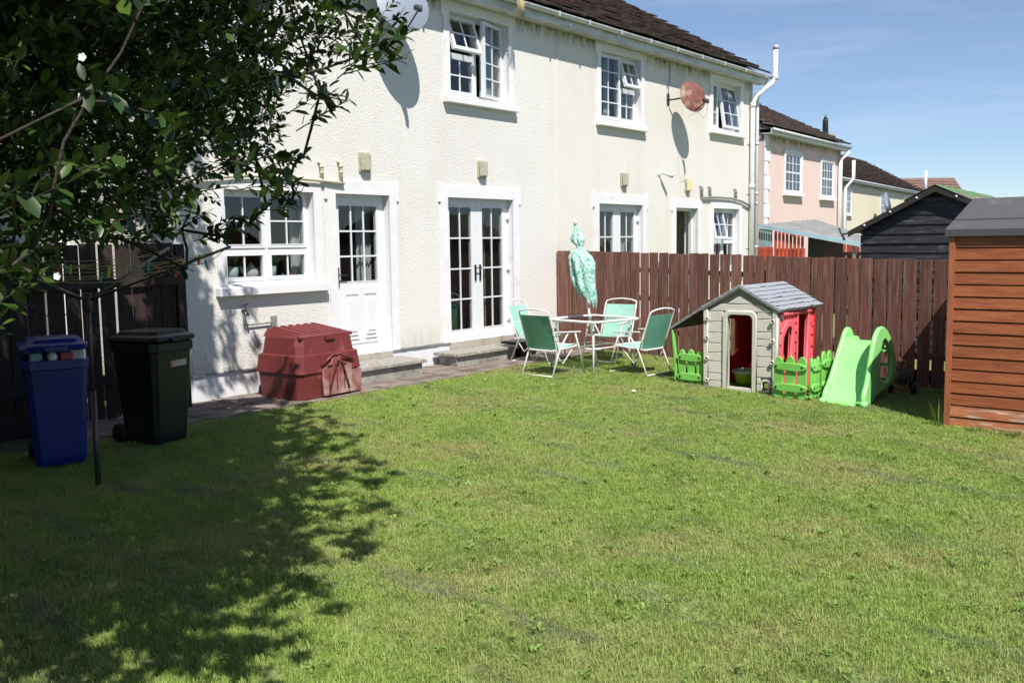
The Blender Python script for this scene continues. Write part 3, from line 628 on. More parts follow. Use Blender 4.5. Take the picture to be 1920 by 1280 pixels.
def french(h, t):
    a = rel(h, t); surround(h, *a, ow=.15, top=2.60, sill=False, bottom=.292)
    d = frame(h, a[0], a[1], a[2], a[3], YF, fw=.05, name='french_doors'); w = (a[2]-a[0]-.10)/2; hh = a[3]-a[1]-.07
    for i in range(2):
        M = T(a[0]+.05+i*w, YF-.008, a[1]+.035); g = (.095, .125, w-.13, hh-.10) if i == 0 else (.125, .125, w-.10, hh-.10)
        sash(d, M, w-.003, hh, 2, 4, name='door_leaf', gl=g, bar=.022)
        MB().box((.12, -.018, hh-.065), (w-.12, 0, hh-.035)).build('trickle_vent', M_upvc, d, world=False, M=M)
        hx = w-.055 if i == 0 else .055; hd = MB(); hd.box((hx-.014, -.022, .86), (hx+.014, -.002, 1.10)); s_ = -1 if i == 0 else 1
        hd.tube([(hx, -.02, 1.05), (hx, -.05, 1.05), (hx+s_*.0+(-.09 if i == 0 else .09)*0, -.055, 1.05), (hx-.07 if i else hx+.05, -.055, 1.05)], .009, 6)
        hd.build('door_handle', M_blk, d, world=False, M=M)
    for z in (.55, 1.35, 2.15):
        k = MB(); k.tube([(a[2]-.012, YF-.02, z-.05), (a[2]-.012, YF-.02, z+.05)], .016, 8); k.box((a[2]-.06, YF-.016, z-.035), (a[2]-.012, YF-.004, z+.035)); k.build('hinge', M_upvc, d, world=False)
    return d
french(hA, FD); french(hB, FD2)
# sills under the doors
for h, t in ((hA, KD), (hA, FD), (hB, KD2), (hB, FD2)):
    a = rel(h, t); MB().box((a[0]+.001, -.02, -.05), (a[2]-.001, .3, .287)).build('door_threshold', M_conc_l, h, world=False, bevel=.006)
# curtains
def curtain(h, x0, x1, z0, z1, y=.36, m=M_curt, n=14):
    mb = MB(); pts = [(x0+(x1-x0)*i/n, y+.025*math.sin(i*2.3)) for i in range(n+1)]; vs = [(p[0], p[1], z0) for p in pts]+[(p[0], p[1], z1) for p in pts]
    mb.add(vs, [(i, i+1, n+2+i, n+1+i) for i in range(n)], True); mb.build('curtain', m, h, world=False)
curtain(hA, 11.62-X0, 11.95-X0, 3.95, 5.1); curtain(hA, 10.5-X0, 10.62-X0, 3.95, 5.1)
curtain(hB, 15.13-XJ, 15.32-XJ, 3.95, 5.1); curtain(hB, 15.72-XJ, 15.95-XJ, 3.95, 5.1)
curtain(hB, 18.8-XJ, 19.2-XJ, 4.15, 5.1); curtain(hB, 19.95-XJ, 20.15-XJ, 4.15, 5.1); curtain(hB, 15.5-XJ, 15.95-XJ, .3, 2.4, .42)
curtain(hA, 7.80-X0, 7.96-X0, 1.35, 2.4, .33); curtain(hA, 8.98-X0, 9.25-X0, .3, 2.4, .40); curtain(hA, 11.70-X0, 11.84-X0, .3, 2.4, .5, M_cream, 6)
MB().box((18.5-XJ, .31, .285), (18.55-XJ, 3.4, 2.5)).build('hall_wall', M_cream, hB, world=False)
MB().box((18.25-XJ, .35, .285), (18.49-XJ, .95, 1.35)).build('hall_cabinet', M_dark, hB, world=False)
# things seen through the glass
sb = MB().box((10.55, 10.35, .285), (11.5, 10.95, .78)); one(sb, 'sofa', M_dgreen, 'dark green sofa behind the glass of the nearer french doors', 'sofa', (11, 10.6, .285), bevel=.03)
sill_y = W+.215
MB().box((6.60-X0, .18, 1.27), (7.92-X0, .42, 1.345)).build('inner_sill', M_upvc, hA, world=False)
def pot(x, label):
    t = thing('pot_plant', label, 'plant', (x, sill_y+.05, 1.346)); t.scale = (1.45, 1.45, 1.5); MB().lathe([(.045, 0), (.062, .11), (.056, .112), (.05, .1)]).build('pot', M_pot, t, world=False)
    mb = MB()
    for i in range(26):
        a = random.uniform(0, 6.28); l = random.uniform(.06, .13); r_ = random.uniform(0, .04); mb.tube([(r_*math.cos(a), r_*math.sin(a), .1), (r_*2*math.cos(a), r_*2*math.sin(a), .1+l*.7), (r_*3*math.cos(a), r_*3*math.sin(a), .1+l)], [.006, .006, .002], 4)
    mb.build('foliage', M_cactus, t, world=False)
pot(6.86, 'spiky house plant in pale pot at left of the kitchen window sill'); pot(7.42, 'spiky house plant in pale pot beside the blue bottle on kitchen sill')
tp = thing('teapot', 'grey teapot on the kitchen window sill between two pot plants', 'teapot', (7.14, sill_y+.05, 1.346)); tp.scale = (1.3, 1.3, 1.45)
MB().lathe([(.04, 0), (.068, .03), (.07, .07), (.045, .105), (.02, .125), (.012, .14), (0, .145)]).build('body', M_pgrey, tp, world=False)
MB().tube([(-.06, 0, .05), (-.1, 0, .08), (-.12, 0, .12)], [.02, .013, .009], 6).build('spout', M_pgrey, tp, world=False)
MB().tube([(.055, 0, .1), (.10, 0, .09), (.10, 0, .05), (.06, 0, .03)], .008, 6).build('handle', M_pgrey, tp, world=False)
one(MB().lathe([(.035, 0), (.038, .03), (.03, .05), (.01, .07), (.008, .1), (0, .1)], (7.60, sill_y+.03, 1.346)), 'bottle', M_blue, 'small blue bottle on the kitchen window sill', 'bottle', (7.6, sill_y+.03, 1.346))
one(MB().lathe([(.026, 0), (.028, .06), (.016, .08), (.02, .11), (0, .12)], (7.71, sill_y+.04, 1.346)), 'bottle', M_redi, 'small red bottle at right end of the kitchen window sill', 'bottle', (7.71, sill_y+.04, 1.346))
# ------------------------------------------------------------------ wall fittings
def bulkhead(x, z, label, lit=False):
    t = thing('wall_light', label, 'wall light', (x, W, z), group='bulkhead lights on the house walls')
    MB().box((-.095, -.03, 0), (.095, 0, .26)).build('back_plate', M_lamp, t, world=False, bevel=.01)
    MB().box((-.085, -.085, .012), (.085, -.03, .248)).build('diffuser', M_lampe if lit else M_lamp, t, world=False, bevel=.02)
bulkhead(8.80, 2.71, 'weathered wall light above the white kitchen door'); bulkhead(11.20, 2.74, 'weathered wall light above the nearer french doors')
bulkhead(15.24, 2.75, 'weathered wall light above the further french doors'); bulkhead(17.69, 2.74, 'amber tinted wall light above the open back door', True)
def waste(x, parent, m, z0, z1, y=W-.05):
    mb = MB(); mb.tube([(x, W, z1), (x, y, z1), (x+.012, y, z1-.02), (x+.012, y, z0)], .022, 8); mb.tube([(x+.012, y, z1-.07), (x+.012, y, z1-.04)], .029, 8); mb.tube([(x+.012, y, z1-.14), (x+.012, y, z1-.12)], .027, 8)
    mb.build('waste_outlet', m, parent)
wp = thing('waste_pipe', 'cream waste pipe running above the kitchen window', 'pipe', (7, W, 2.5))
MB().tube([(x, W-.05, z) for x, z in ((5.75, 2.42), (6.3, 2.53), (6.9, 2.585), (7.5, 2.59), (8.1, 2.57), (8.40, 2.545))], .024, 8).build('pipe', M_conduit, wp)
waste(8.03, wp, M_conduit, 2.57, 2.80); waste(8.35, wp, M_conduit, 2.55, 2.82)
wp = thing('waste_pipe', 'grey curved waste pipe above the further kitchen window', 'pipe', (19, W, 2.5))
MB().tube([(x, W-.05, z) for x, z in ((18.25, 2.64), (18.9, 2.66), (19.6, 2.66), (20.2, 2.60), (20.75, 2.47))], .026, 8).build('pipe', M_conduitg, wp)
for x in (18.25, 18.62, 19.85): waste(x, wp, M_conduitg, 2.66, 2.86)
# outside tap and its feed pipe
t = thing('garden_tap', 'small outside tap with horizontal feed pipe below the kitchen window', 'tap', (6.78, W, .85))
MB().tube([(6.80, W-.03, .99), (6.80, W-.03, .84), (6.82, W-.03, .825), (7.22, W-.03, .83), (7.24, W, .83)], .010, 6).build('feed_pipe', M_conduitg, t)
mb = MB(); mb.tube([(6.80, W, 1.0), (6.79, W-.10, 1.0), (6.79, W-.13, .95)], [.016, .016, .013], 8); mb.tube([(6.79, W-.08, 1.0), (6.79, W-.08, 1.07)], .009, 6); mb.tube([(6.755, W-.08, 1.075), (6.83, W-.08, 1.075)], .009, 6); mb.build('tap_body', M_dgrey, t)
mb = MB(); mb.box((7.20, W-.05, .77), (7.26, W, .91)); mb.build('wall_bracket', M_conduitg, t)
# soil stack with the bend round the gutter, and the rain downpipe next to it
def pipe_col(o, x, y, pts, r, m, name): MB().tube(pts, r, 12).build(name, m, o)
ss = thing('soil_pipe', 'thick white soil pipe with bend at the gutter and open vent top', 'pipe', (20.62, W-.08, 0))
MB().tube([(20.62, W-.08, -.05), (20.62, W-.08, 4.80), (20.68, W-.13, 4.98), (20.92, W-.40, 5.26), (20.97, W-.45, 5.38), (20.97, W-.45, 6.02)], .055, 12).build('pipe', M_pipe, ss)
mb = MB()
for z in (1.2, 2.9, 4.72): MB().tube([(20.62, W-.08, z), (20.62, W-.08, z+.10)], .063, 12).build('collar', M_pipe, ss)
MB().tube([(20.97, W-.45, 5.33), (20.97, W-.45, 5.45)], .062, 12).build('collar', M_pipe, ss)
MB().tube([(20.97, W-.45, 6.0), (20.97, W-.45, 6.09)], .064, 12).build('vent_cap', M_gutter, ss)
dpp = thing('downpipe', 'slim white downpipe right beside the thick soil pipe', 'pipe', (20.86, W-.06, 0))
MB().tube([(20.90, W-.06, -.05), (20.90, W-.06, 4.95), (20.92, W-.10, 5.05), (20.94, W-.31, 5.28)], .04, 10).build('pipe', M_pipe, dpp)
mb = MB()
for z in (1.55, 2.55, 2.78, 3.9): MB().box((20.50, W-.02, z), (20.97, W-.01, z+.012)).tube([(20.90, W-.06, z), (20.90, W-.06, z+.05)], .046, 10).build('bracket', M_gutter, dpp)
lp = thing('downpipe', 'white downpipe on the far left corner of the near house, behind branches', 'pipe', (5.66, W-.05, 0))
MB().tube([(5.68, W-.06, -.05), (5.68, W-.06, 5.0), (5.68, W-.30, 5.3)], .045, 10).build('pipe', M_pipe, lp)
# satellite dishes
def dish(label, x, z, d, size, az, el, m, arm_l=.38, wallx=0, pole_z=None, lnb=(0, 0), sx=0, sz=0):
    t = thing('satellite_dish', label, 'satellite dish', (x, W, z)); n = 28
    prof = [(size*(1-(k/6)), .10*size*(1-(k/6))**2*1.6) for k in range(7)]
    nrm = Vector((math.sin(az)*math.cos(el), -math.cos(az)*math.cos(el), math.sin(el))); M = nrm.to_track_quat('Z', 'Y').to_matrix().to_4x4(); c = Vector((0, -d, 0))
    mb = MB(); mb.lathe([(r_, h-.0) for r_, h in prof], c, n, M); mb.lathe([(r_, h-.006) for r_, h in prof], c, n, M)
    mb.lathe([(size, .16*size-.006), (size*1.02, .16*size), (size, .16*size+.004)], c, n, M)
    mb.build('reflector', m, t, world=False)
    lo = c+M.to_3x3() @ Vector((lnb[0]*size, lnb[1]*size, .12*size)); tip = lo+nrm*arm_l+Vector((sx, 0, sz))
    a = MB(); a.tube([lo, tip], .012, 6); a.build('feed_arm', M_dgrey, t, world=False)
    hb = MB(); dr = (c-tip).normalized(); hb.tube([tip, tip+dr*.10], [.035, .04], 8); hb.tube([tip-Vector((0, 0, .05)), tip+Vector((0, 0, .03))], .03, 8); hb.build('receiver', M_dgrey, t, world=False)
    br = MB(); wx = wallx; br.tube([(wx, 0, -.04), (wx, -.10, -.04), (wx*.3, -d*.8, 0), c-nrm*.02], .018, 6); br.box((wx-.05, -.012, -.14), (wx+.05, 0, .08)); br.build('wall_bracket', M_dgrey, t, world=False)
    return t, tip
t2, tip2 = dish('rusty round satellite dish on the cream house wall between two windows', 17.15, 4.54, .38, .305, R(-24), R(12), M_rust, .33, -.25, lnb=(0, -.95), sx=.12, sz=.10)
MB().tube([tip2, tip2+Vector((.02, .03, -.25)), tip2+Vector((-.08, .05, -.33)), tip2+Vector((-.2, .1, -.22)), (-.02, -.34, -.36)], .004, 5).build('cable', M_dgrey, t2, world=False)
t1, tip1 = dish('smooth grey satellite dish above the branches at top of the near wall', 9.22, 4.86, .36, .37, R(-20), R(16), M_dish, .34, 0, lnb=(0, -.93), sx=.06, sz=.13)
mb = MB().tube([(16.93, W-.012, 5.22), (16.97, W-.012, 4.95), (16.90, W-.012, 4.75), (16.93, W-.012, 4.48)], .006, 5); one(mb, 'aerial_cable', M_dgrey, 'thin cable hanging from the eaves to the rusty dish', 'cable', (16.93, W, 4.9))
# small camera on a bracket
t = thing('security_camera', 'small white security camera on the cream wall above back door', 'camera', (16.55, W, 3.05))
MB().lathe([(.04, 0), (.045, .02), (.03, .03)], M=Matrix.Rotation(R(90), 4, 'X')).build('mount', M_white, t, world=False)
MB().tube([(0, -.02, 0), (.03, -.09, .02), (.08, -.12, 0)], .016, 6).build('bracket', M_white, t, world=False)
MB().tube([(.03, -.10, .02), (.17, -.20, -.05)], .035, 10).build('body', M_white, t, world=False); MB().tube([(.172, -.202, -.052), (.18, -.208, -.056)], .033, 10).build('lens', M_blk, t, world=False)
# ------------------------------------------------------------------ doorsteps
def doorstep(label, x0, x1, yf, zt, th=.045, skew=0, over=.05):
    t = thing('doorstep', label, 'doorstep', (x0, yf, 0))
    MB().hexa([(x0-skew, yf, zt-th), (x1, yf, zt-th), (x1+.10, W-.03, zt-th), (x0-skew*.2, W-.03, zt-th), (x0-skew, yf, zt), (x1, yf, zt), (x1+.10, W-.03, zt), (x0-skew*.2, W-.03, zt)]).build('top_slab', M_dash, t, bevel=.008)
    MB().hexa([(x0+.02, yf+over, -.08), (x1-.05, yf+over, -.08), (x1-.05, W-.03, -.08), (x0+.12, W-.03, -.08), (x0+.02, yf+over, zt-th-.001), (x1-.05, yf+over, zt-th-.001), (x1-.05, W-.03, zt-th-.001), (x0+.12, W-.03, zt-th-.001)]).build('riser', M_conc, t, bevel=.005)
doorstep('low concrete doorstep under the white kitchen door, beside the red bunker', 7.95, 9.27, 8.93, .205)
doorstep('low concrete doorstep with lichen spots under the nearer french doors', 10.02, 11.42, 9.04, .185, skew=-.0)
mb = MB().box((11.5, 9.1, 0), (11.95, 9.5, .22)); one(mb, 'planter', M_blk, 'black plastic trough on the path behind the far left chair', 'planter', (11.7, 9.3, 0), bevel=.02)
# ------------------------------------------------------------------ maroon coal bunker
bk = thing('coal_bunker', 'maroon plastic coal bunker with ribbed lid against the house wall', 'coal bunker', (7.28, 8.97, 0), R(3))
def ringr(x, y, z, c=.07): return [(x-c, -y, z), (x, -y+c, z), (x, y-c, z), (x-c, y, z), (-x+c, y, z), (-x, y-c, z), (-x, -y+c, z), (-x+c, -y, z)]
hx, hy = .50, .40
mb = MB(); mb.loft([ringr(hx-.03, hy-.03, 0), ringr(hx-.008, hy-.012, .29), ringr(hx+.012, hy+.008, .30), ringr(hx+.008, hy+.004, .325), ringr(hx-.012, hy-.016, .50), ringr(hx-.045, hy-.05, .515), ringr(hx-.07, hy-.075, .70), ringr(hx-.075, hy-.08, .705)]); mb.build('body', M_maroon, bk, world=False, bevel=.006)
mb = MB(); sl = lambda y: .70+.06*(y+hy)/(2*hy)+0
LX, LY = hx-.085, hy-.085
mb.hexa([(-LX, -LY, .704), (LX, -LY, .704), (LX, LY, .704), (-LX, LY, .704), (-LX+.04, -LY+.03, .735), (LX-.04, -LY+.03, .735), (LX-.05, LY-.02, .80), (-LX+.05, LY-.02, .80)])
for i in range(6):
    x = -LX+.12+i*(2*LX-.24)/5; mb.hexa([(x-.035, -LY+.06, .738), (x+.035, -LY+.06, .738), (x+.035, LY-.05, .795), (x-.035, LY-.05, .795), (x-.022, -LY+.08, .758), (x+.022, -LY+.08, .758), (x+.022, LY-.07, .818), (x-.022, LY-.07, .818)])
mb.hexa([(-LX, -LY-.01, .69), (LX, -LY-.01, .69), (LX, -LY+.03, .69), (-LX, -LY+.03, .69), (-LX, -LY-.01, .715), (LX, -LY-.01, .715), (LX, -LY+.03, .73), (-LX, -LY+.03, .73)])
mb.build('lid', M_maroon, bk, world=False, bevel=.005)
MB().box((-.05, -LY-.045, .655), (.10, -LY+.01, .705)).build('lid_catch', M_maroon, bk, world=False, bevel=.01)
me = plate('hatch', [[(-.21, 0), (.25, 0), (.25, .33), (.10, .38), (.05, .47), (-.05, .47), (-.08, .38), (-.21, .30)]], .03, M_maroon2, .006)
HM = T(.04, -hy-.01, .02) @ Matrix.Rotation(R(90), 4, 'X'); put(me, 'hatch', bk, HM)
for x in (-.12, .0, .12): MB().box((x-.004+.04, -hy-.035, .08), (x+.004+.04, -hy-.024, .32)).build('hatch_rib', M_maroon, bk, world=False)
mb = MB()
for x in (-.07, .04, .15): MB().box((x-.035, -hy-.032, .355), (x+.035, -hy-.024, .372)).build('vent_slot', M_rubber, bk, world=False)
MB().tube([(-.19, -hy-.012, .37), (-.02, -hy-.03, .49), (.10, -hy-.03, .49), (.32, -hy-.012, .40)], .013, 6).build('hatch_hood', M_maroon, bk, world=False)
MB().tube([(-.10, -hy-.05, .07), (.02, -hy-.06, .43), (.05, -hy-.065, .47), (.09, -hy-.06, .43), (.22, -hy-.05, .07)], .009, 6).build('lifting_cord', M_maroon, bk, world=False)
MB().box((.27, -hy-.006, .01), (hx-.03, -hy+.02, .285)).build('front_panel', M_maroon2, bk, world=False, bevel=.01)
# ------------------------------------------------------------------ right garden fence (runs from the wall towards the camera)
FA = R(3.5); fdir = Vector((-math.sin(FA), -math.cos(FA), 0)); f0 = Vector((13.13, W-.03, 0)); fnrm = Vector((-math.cos(FA), math.sin(FA), 0))
fence = thing('garden_fence', 'reddish brown close-board fence on the right, behind the playhouse', 'fence', tuple(f0))
s = 0.0; i = 0
gaps = {2: .022, 3: .004, 4: .016}
while s < 7.4:
    w = random.uniform(.148, .172); gap = random.choice([.012, .022, .026, .032, .03]) if s > 1.4 else random.choice([.004, .008, .012])
    p = f0+fdir*s; y = p.y; zt = 1.615-.026*s+random.uniform(-.008, .008); zb = gz(y)-.02+random.uniform(0, .02); tw = random.uniform(-.006, .006); ln = random.uniform(-.004, .004); cup = random.uniform(.0, .006)
    a = p+fnrm*random.uniform(.0, .008); b = a+fdir*w
    def Q(v, z, off, sh=0): q = v+fnrm*off+fdir*sh; return (q.x, q.y, z)
    mb = MB().hexa([Q(a, zb, .018, 0), Q(b, zb, .018+tw, 0), Q(b, zb, 0), Q(a, zb, 0), Q(a, zt, .018, ln), Q(b, zt+random.uniform(-.008, .008), .018-tw, ln), Q(b, zt, 0, ln), Q(a, zt, 0, ln)])
    mb.build('board', M_board, fence); s += w+gap; i += 1
FL = s
for z in (.35, .86, 1.30):
    e0, e1 = f0-fnrm*.02, f0+fdir*FL-fnrm*.02; dz = -.026*FL
    mb = MB().hexa([(e0.x, e0.y, z), (e1.x, e1.y, z+dz), (e1.x+.04, e1.y, z+dz), (e0.x+.04, e0.y, z), (e0.x, e0.y, z+.075), (e1.x, e1.y, z+.075+dz), (e1.x+.04, e1.y, z+.075+dz), (e0.x+.04, e0.y, z+.075)]); mb.build('rail', M_post, fence)
for s in (.05, 1.9, 3.75, 5.6, 7.3):
    p = f0+fdir*s-fnrm*.11; MB().box((p.x-.045, p.y-.045, -.3), (p.x+.045, p.y+.045, 1.42)).build('post', M_post, fence)
# ------------------------------------------------------------------ left fence across the side passage
lf = thing('side_fence', 'dark stained fence, shade added to its colour, behind the wheelie bins at the left', 'fence', (3, 9.42, 0))
x = 5.93; k = 0
while x > -1.2:
    w = .10 if k == 0 else random.uniform(.145, .165); gap = .012 if x > 5.6 else random.choice([.02, .03, .035, .01])
    zt = 1.80+random.uniform(-.01, .01); dd = .045 if k == 0 else 0
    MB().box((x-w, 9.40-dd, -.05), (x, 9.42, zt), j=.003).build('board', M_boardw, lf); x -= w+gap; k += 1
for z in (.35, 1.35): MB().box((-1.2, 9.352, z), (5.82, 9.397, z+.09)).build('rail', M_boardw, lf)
# the next pair of houses starts beyond the passage
nh = thing('neighbouring_house', 'cream house whose corner shows between leaves at the far left edge', 'house', (-3.3, W, 0))
wf_ = wall_front(0, 7.7, -.2, EAVE, [(4.9, 3.95, 6.3, 5.1), (4.6, 1.3, 6.1, 2.42)]); wf_.box((0, .3, -.2), (.25, 8, EAVE)); wf_.box((7.45, .3, -.2), (7.7, 8, EAVE)); wf_.box((0, 8, -.2), (7.7, 8.25, EAVE)); wf_.build('wall', M_wallB, nh, world=False)
for q_ in ((4.9, 3.95, 6.3, 5.1), (4.6, 1.3, 6.1, 2.42)):
    reveals([q_]).build('reveal', M_trim, nh, world=False); surround(nh, *q_, ow=.125, top=min(q_[3]+.15, EAVE-.004)); f = frame(nh, *q_, YF, mull=((q_[0]+q_[2])/2,)); mw = (q_[2]-q_[0])/2-.06
    for x_ in (q_[0]+.04, (q_[0]+q_[2])/2+.02): sash(f, T(x_, YF-.008, q_[1]+.035), mw, q_[3]-q_[1]-.07, 2, 3)
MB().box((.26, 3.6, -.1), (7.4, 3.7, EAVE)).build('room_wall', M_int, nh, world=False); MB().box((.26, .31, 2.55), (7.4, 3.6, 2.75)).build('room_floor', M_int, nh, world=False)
eaves(nh, 7.7, ext0=.2, ext1=.22); roof(nh, -.1, 7.8, -.34, EAVE+.19, 29.5, 4.3, M_tile)
for x_ in (.01, 7.44): MB().prism([(0, EAVE), (8.2, EAVE), (3.96, EAVE+2.35)], lambda p: (x_, p[0], p[1]), lambda p: (x_+.24, p[0], p[1])).build('gable', M_wallB, nh, world=False)
# house across the way that shows over that fence, and pale garage door
gh = thing('grey_house', 'grey house with shade put into its colour, seen through leaves above the left fence', 'house', (2, 30, 0))
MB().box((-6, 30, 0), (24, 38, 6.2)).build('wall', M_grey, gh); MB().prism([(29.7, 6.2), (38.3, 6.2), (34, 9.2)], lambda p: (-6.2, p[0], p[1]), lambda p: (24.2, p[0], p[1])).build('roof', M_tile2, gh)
for x in (13.4, 15.0): MB().box((x, 29.94, 3.2), (x+1.0, 29.999, 4.6)).build('window', M_upvc, gh); 
bw_ = MB(); bw_.box((-8, 14.2, -.1), (4.88, 14.42, 2.15)); bw_.box((-8.05, 14.15, 2.15), (4.93, 14.47, 2.23))  # added wall, coloured dark to stand for shade in the fence gaps
one(bw_, 'fence_gap_backing', mat('fence_gap_shade', (.055, .055, .06), .9, .2, 4), 'dark wall added out of view behind the left fence to darken its gaps', 'wall', (-1, 14.3, 0))
gd = thing('white_shutter', 'pale panelled side door of the passage left of the downpipe', 'door', (5.2, 11.2, 0))
for i in range(5): MB().box((4.95, 11.2, .05+i*.47), (5.59, 11.25, .505+i*.47)).build('panel', M_upvc, gd)
MB().box((4.9, 11.26, 0), (5.6, 11.3, 2.5)).build('back_frame', M_upvcd, gd)
# ------------------------------------------------------------------ orange shed at right
sh = thing('garden_shed', 'orange-brown shiplap shed with grey felt roof at the right edge', 'shed', (11.3, 1.3, -.2))
SX0, SX1, SY0, SY1, SZ = 10.42, 12.55, -.35, 2.62, 1.76
zb0 = gz(1.5)+.02
pn = 16; ph = (SZ-zb0)/pn
tap = lambda y: 0
for i in range(pn):
    z0 = zb0+i*ph; z1 = z0+ph; m = M_shedw if i < 2 else M_shed
    xo = random.uniform(-.002, .002)
    MB().hexa([(SX0-.020+xo, SY0, z0+.006), (SX0+.0, SY0, z0+.006), (SX0+.0, SY1-.045, z0+.006+random.uniform(-.003, .003)), (SX0-.020+xo, SY1-.045, z0+.006), (SX0-.012, SY0, z1-.010), (SX0, SY0, z1-.004), (SX0, SY1-.045, z1-.004), (SX0-.012, SY1-.045, z1-.010)]).build('plank', m, sh)
    MB().hexa([(SX0, SY1, z0+.006), (SX1, SY1, z0+.006), (SX1, SY1-.012, z0+.006), (SX0, SY1-.012, z0+.006), (SX0, SY1-.008, z1-.004), (SX1, SY1-.008, z1-.004), (SX1, SY1-.016, z1-.004), (SX0, SY1-.016, z1-.004)]).build('plank', m, sh)
MB().box((SX0+.001, SY0, zb0), (SX1, SY1-.017, SZ)).build('inner_frame', M_dark, sh)
MB().box((SX0-.034, SY1-.044, zb0-.03), (SX0-.001, SY1+.016, SZ+.01)).build('corner_board', M_trimw, sh, bevel=.004)
MB().box((SX0-.01, SY0, zb0-.09), (SX1, SY1-.05, zb0-.002)).build('floor_bearer', M_dark, sh)
RX = (SX0+SX1)/2; RZ = SZ+.36
MB().prism([(SX0, SZ), (RX, RZ-.02), (SX1, SZ)], lambda p: (p[0], SY1-.02, p[1]), lambda p: (p[0], SY0+.02, p[1])).build('gable', M_shed, sh)
for sgn in (-1, 1):
    ex = SX0-.055 if sgn < 0 else SX1+.10; ez = SZ+.03
    mb = MB().hexa([(ex, SY0-.1, ez), (RX, SY0-.1, RZ+.01), (RX, SY1+.055, RZ+.01), (ex, SY1+.055, ez), (ex, SY0-.1, ez+.03), (RX, SY0-.1, RZ+.045), (RX, SY1+.055, RZ+.045), (ex, SY1+.055, ez+.03)])
    if sgn < 0: mb.box((ex-.004, SY0-.1, ez-.042), (ex+.012, SY1+.055, ez+.026)); mb.box((ex+.3, SY0-.101, ez+.13), (ex+.31, SY1+.0551, ez+.137))
    mb.build('felt_roof', M_felt, sh, bevel=.004)
# ------------------------------------------------------------------ playhouse
PX, PY, PW, PD = 10.93, 5.165, .98, 1.18      # front plane, centre line, width, depth
pz = -.135
ph_ = thing('playhouse', 'grey and red plastic playhouse with slate grey roof by the fence', 'playhouse', (PX, PY, pz), 0)
# local axes of the front panel: u runs along -Y (right in the photograph), v is up
def FM(x, y=0.0): return Matrix(((0, 0, -1, x), (-1, 0, 0, y), (0, 1, 0, 0), (0, 0, 0, 1)))   # plate XY -> (u->-Y, v->Z)
hw = PW/2; eh = 1.03; rh = 1.30
door = [(-.165, .055)]+[(-.165, .90)]+arc(-.105, .90, .06, 180, 90, 4)+arc(.135-.03, .90, .06, 90, 0, 4)+[(.165, .055)]
cat = arc(.335, .12, .035, 0, 180, 6)+[(.30, .045), (.37, .045)]
front = [(-hw, 0), (hw, 0), (hw, eh), (0, rh-.015), (-hw, eh)]
put(plate('front_wall', [front, door, cat], .05, M_pgroove, .004), 'front_wall', ph_, FM(.03))
ds = [(-.225, .0), (-.225, .93)]+arc(-.145, .93, .08, 180, 90, 4)+arc(.145, .93, .08, 90, 0, 4)+[(.225, .93), (.225, .0), (.166, .0), (.166, .90)]+arc(.106, .90, .06, 0, 90, 4)+arc(-.106, .90, .06, 90, 180, 4)+[(-.166, .90), (-.166, 0)]
put(plate('door_surround', [ds], .05, M_pgrey, .008), 'door_surround', ph_, FM(-.008))
MB().box((-.03, -.165, 0), (.02, .165, .055)).build('door_sill', M_pgrey, ph_, world=False, bevel=.006)
put(plate('cat_door', [arc(.335, .12, .06, 0, 180, 8)+[(.275, .02), (.395, .02)], arc(.335, .12, .036, 0, 180, 6)+[(.299, .045), (.371, .045)]], .03, M_pgrey, .006), 'cat_flap_surround', ph_, FM(-.004))
for u0, u1 in ((-hw+.062, -.228), (.228, hw-.062)):
    zz_ = .03; j = 0
    while zz_ < .97:
        hh = random.choice([.085, .10, .13, .155]); z2 = min(zz_+hh, 1.0); sk = random.uniform(-.014, .014); sk2 = random.uniform(-.014, .014) if z2 < 1 else 0
        if j == 0: sk = 0
        else: sk = psk
        ua, ub = u0, u1
        if u0 > 0 and z2 < .24 or (u0 > 0 and zz_ < .19): ub2 = .272; q = [(ua, zz_+.004), (ub2, zz_+.004), (ub2, z2-.004), (ua, z2-.004)]
        else: q = [(ua, zz_+.004), (ub, zz_+.004+sk), (ub, z2-.004+sk2), (ua, z2-.004)]
        put(plate('siding_board', [q], .022, M_pgrey, .005), 'siding_board', ph_, FM(-.002)); psk = sk2; zz_ = z2; j += 1
for u in (-hw, hw-.058): put(plate('corner_post', [[(u, 0), (u+.058, 0), (u+.058, eh-.01), (u, eh-.01)]], .05, M_pgrey, .008), 'corner_post', ph_, FM(-.006))
tri = lambda k, b: [(-k, b), (k, b), (0, b+k*.52)]
put(plate('gable_board', [[(-hw+.06, 1.005), (hw-.06, 1.005), (.26, 1.09), (-.26, 1.09)]], .024, M_pgrey, .005), 'siding_board', ph_, FM(-.002))
put(plate('gable_board', [tri(.18, 1.10)], .03, M_pgrey, .006), 'siding_board', ph_, FM(-.003))
for sgn in (-1, 1):
    put(plate('bargeboard', [[(sgn*(hw+.015), eh-.03), (sgn*(hw+.015), eh+.03), (0, rh+.035), (0, rh-.02)]], .03, M_pgroove, .004), 'bargeboard', ph_, FM(-.028))
    for z in (.12, .40, .66, .90):
        mb = MB().lathe([(.027, 0), (.027, .016), (.018, .018), (.014, .008), (0, .008)], (0, 0, 0), 14, Matrix.Rotation(R(-90), 4, 'Y')); o = mb.build('bolt_cap', M_pgrey, ph_, world=False, M=T(-.034, -sgn*(hw-.055), z))
        MB().lathe([(.013, .010), (.012, .012), (0, .012)], (0, 0, 0), 10, Matrix.Rotation(R(-90), 4, 'Y')).build('bolt', M_redi, o, world=False)
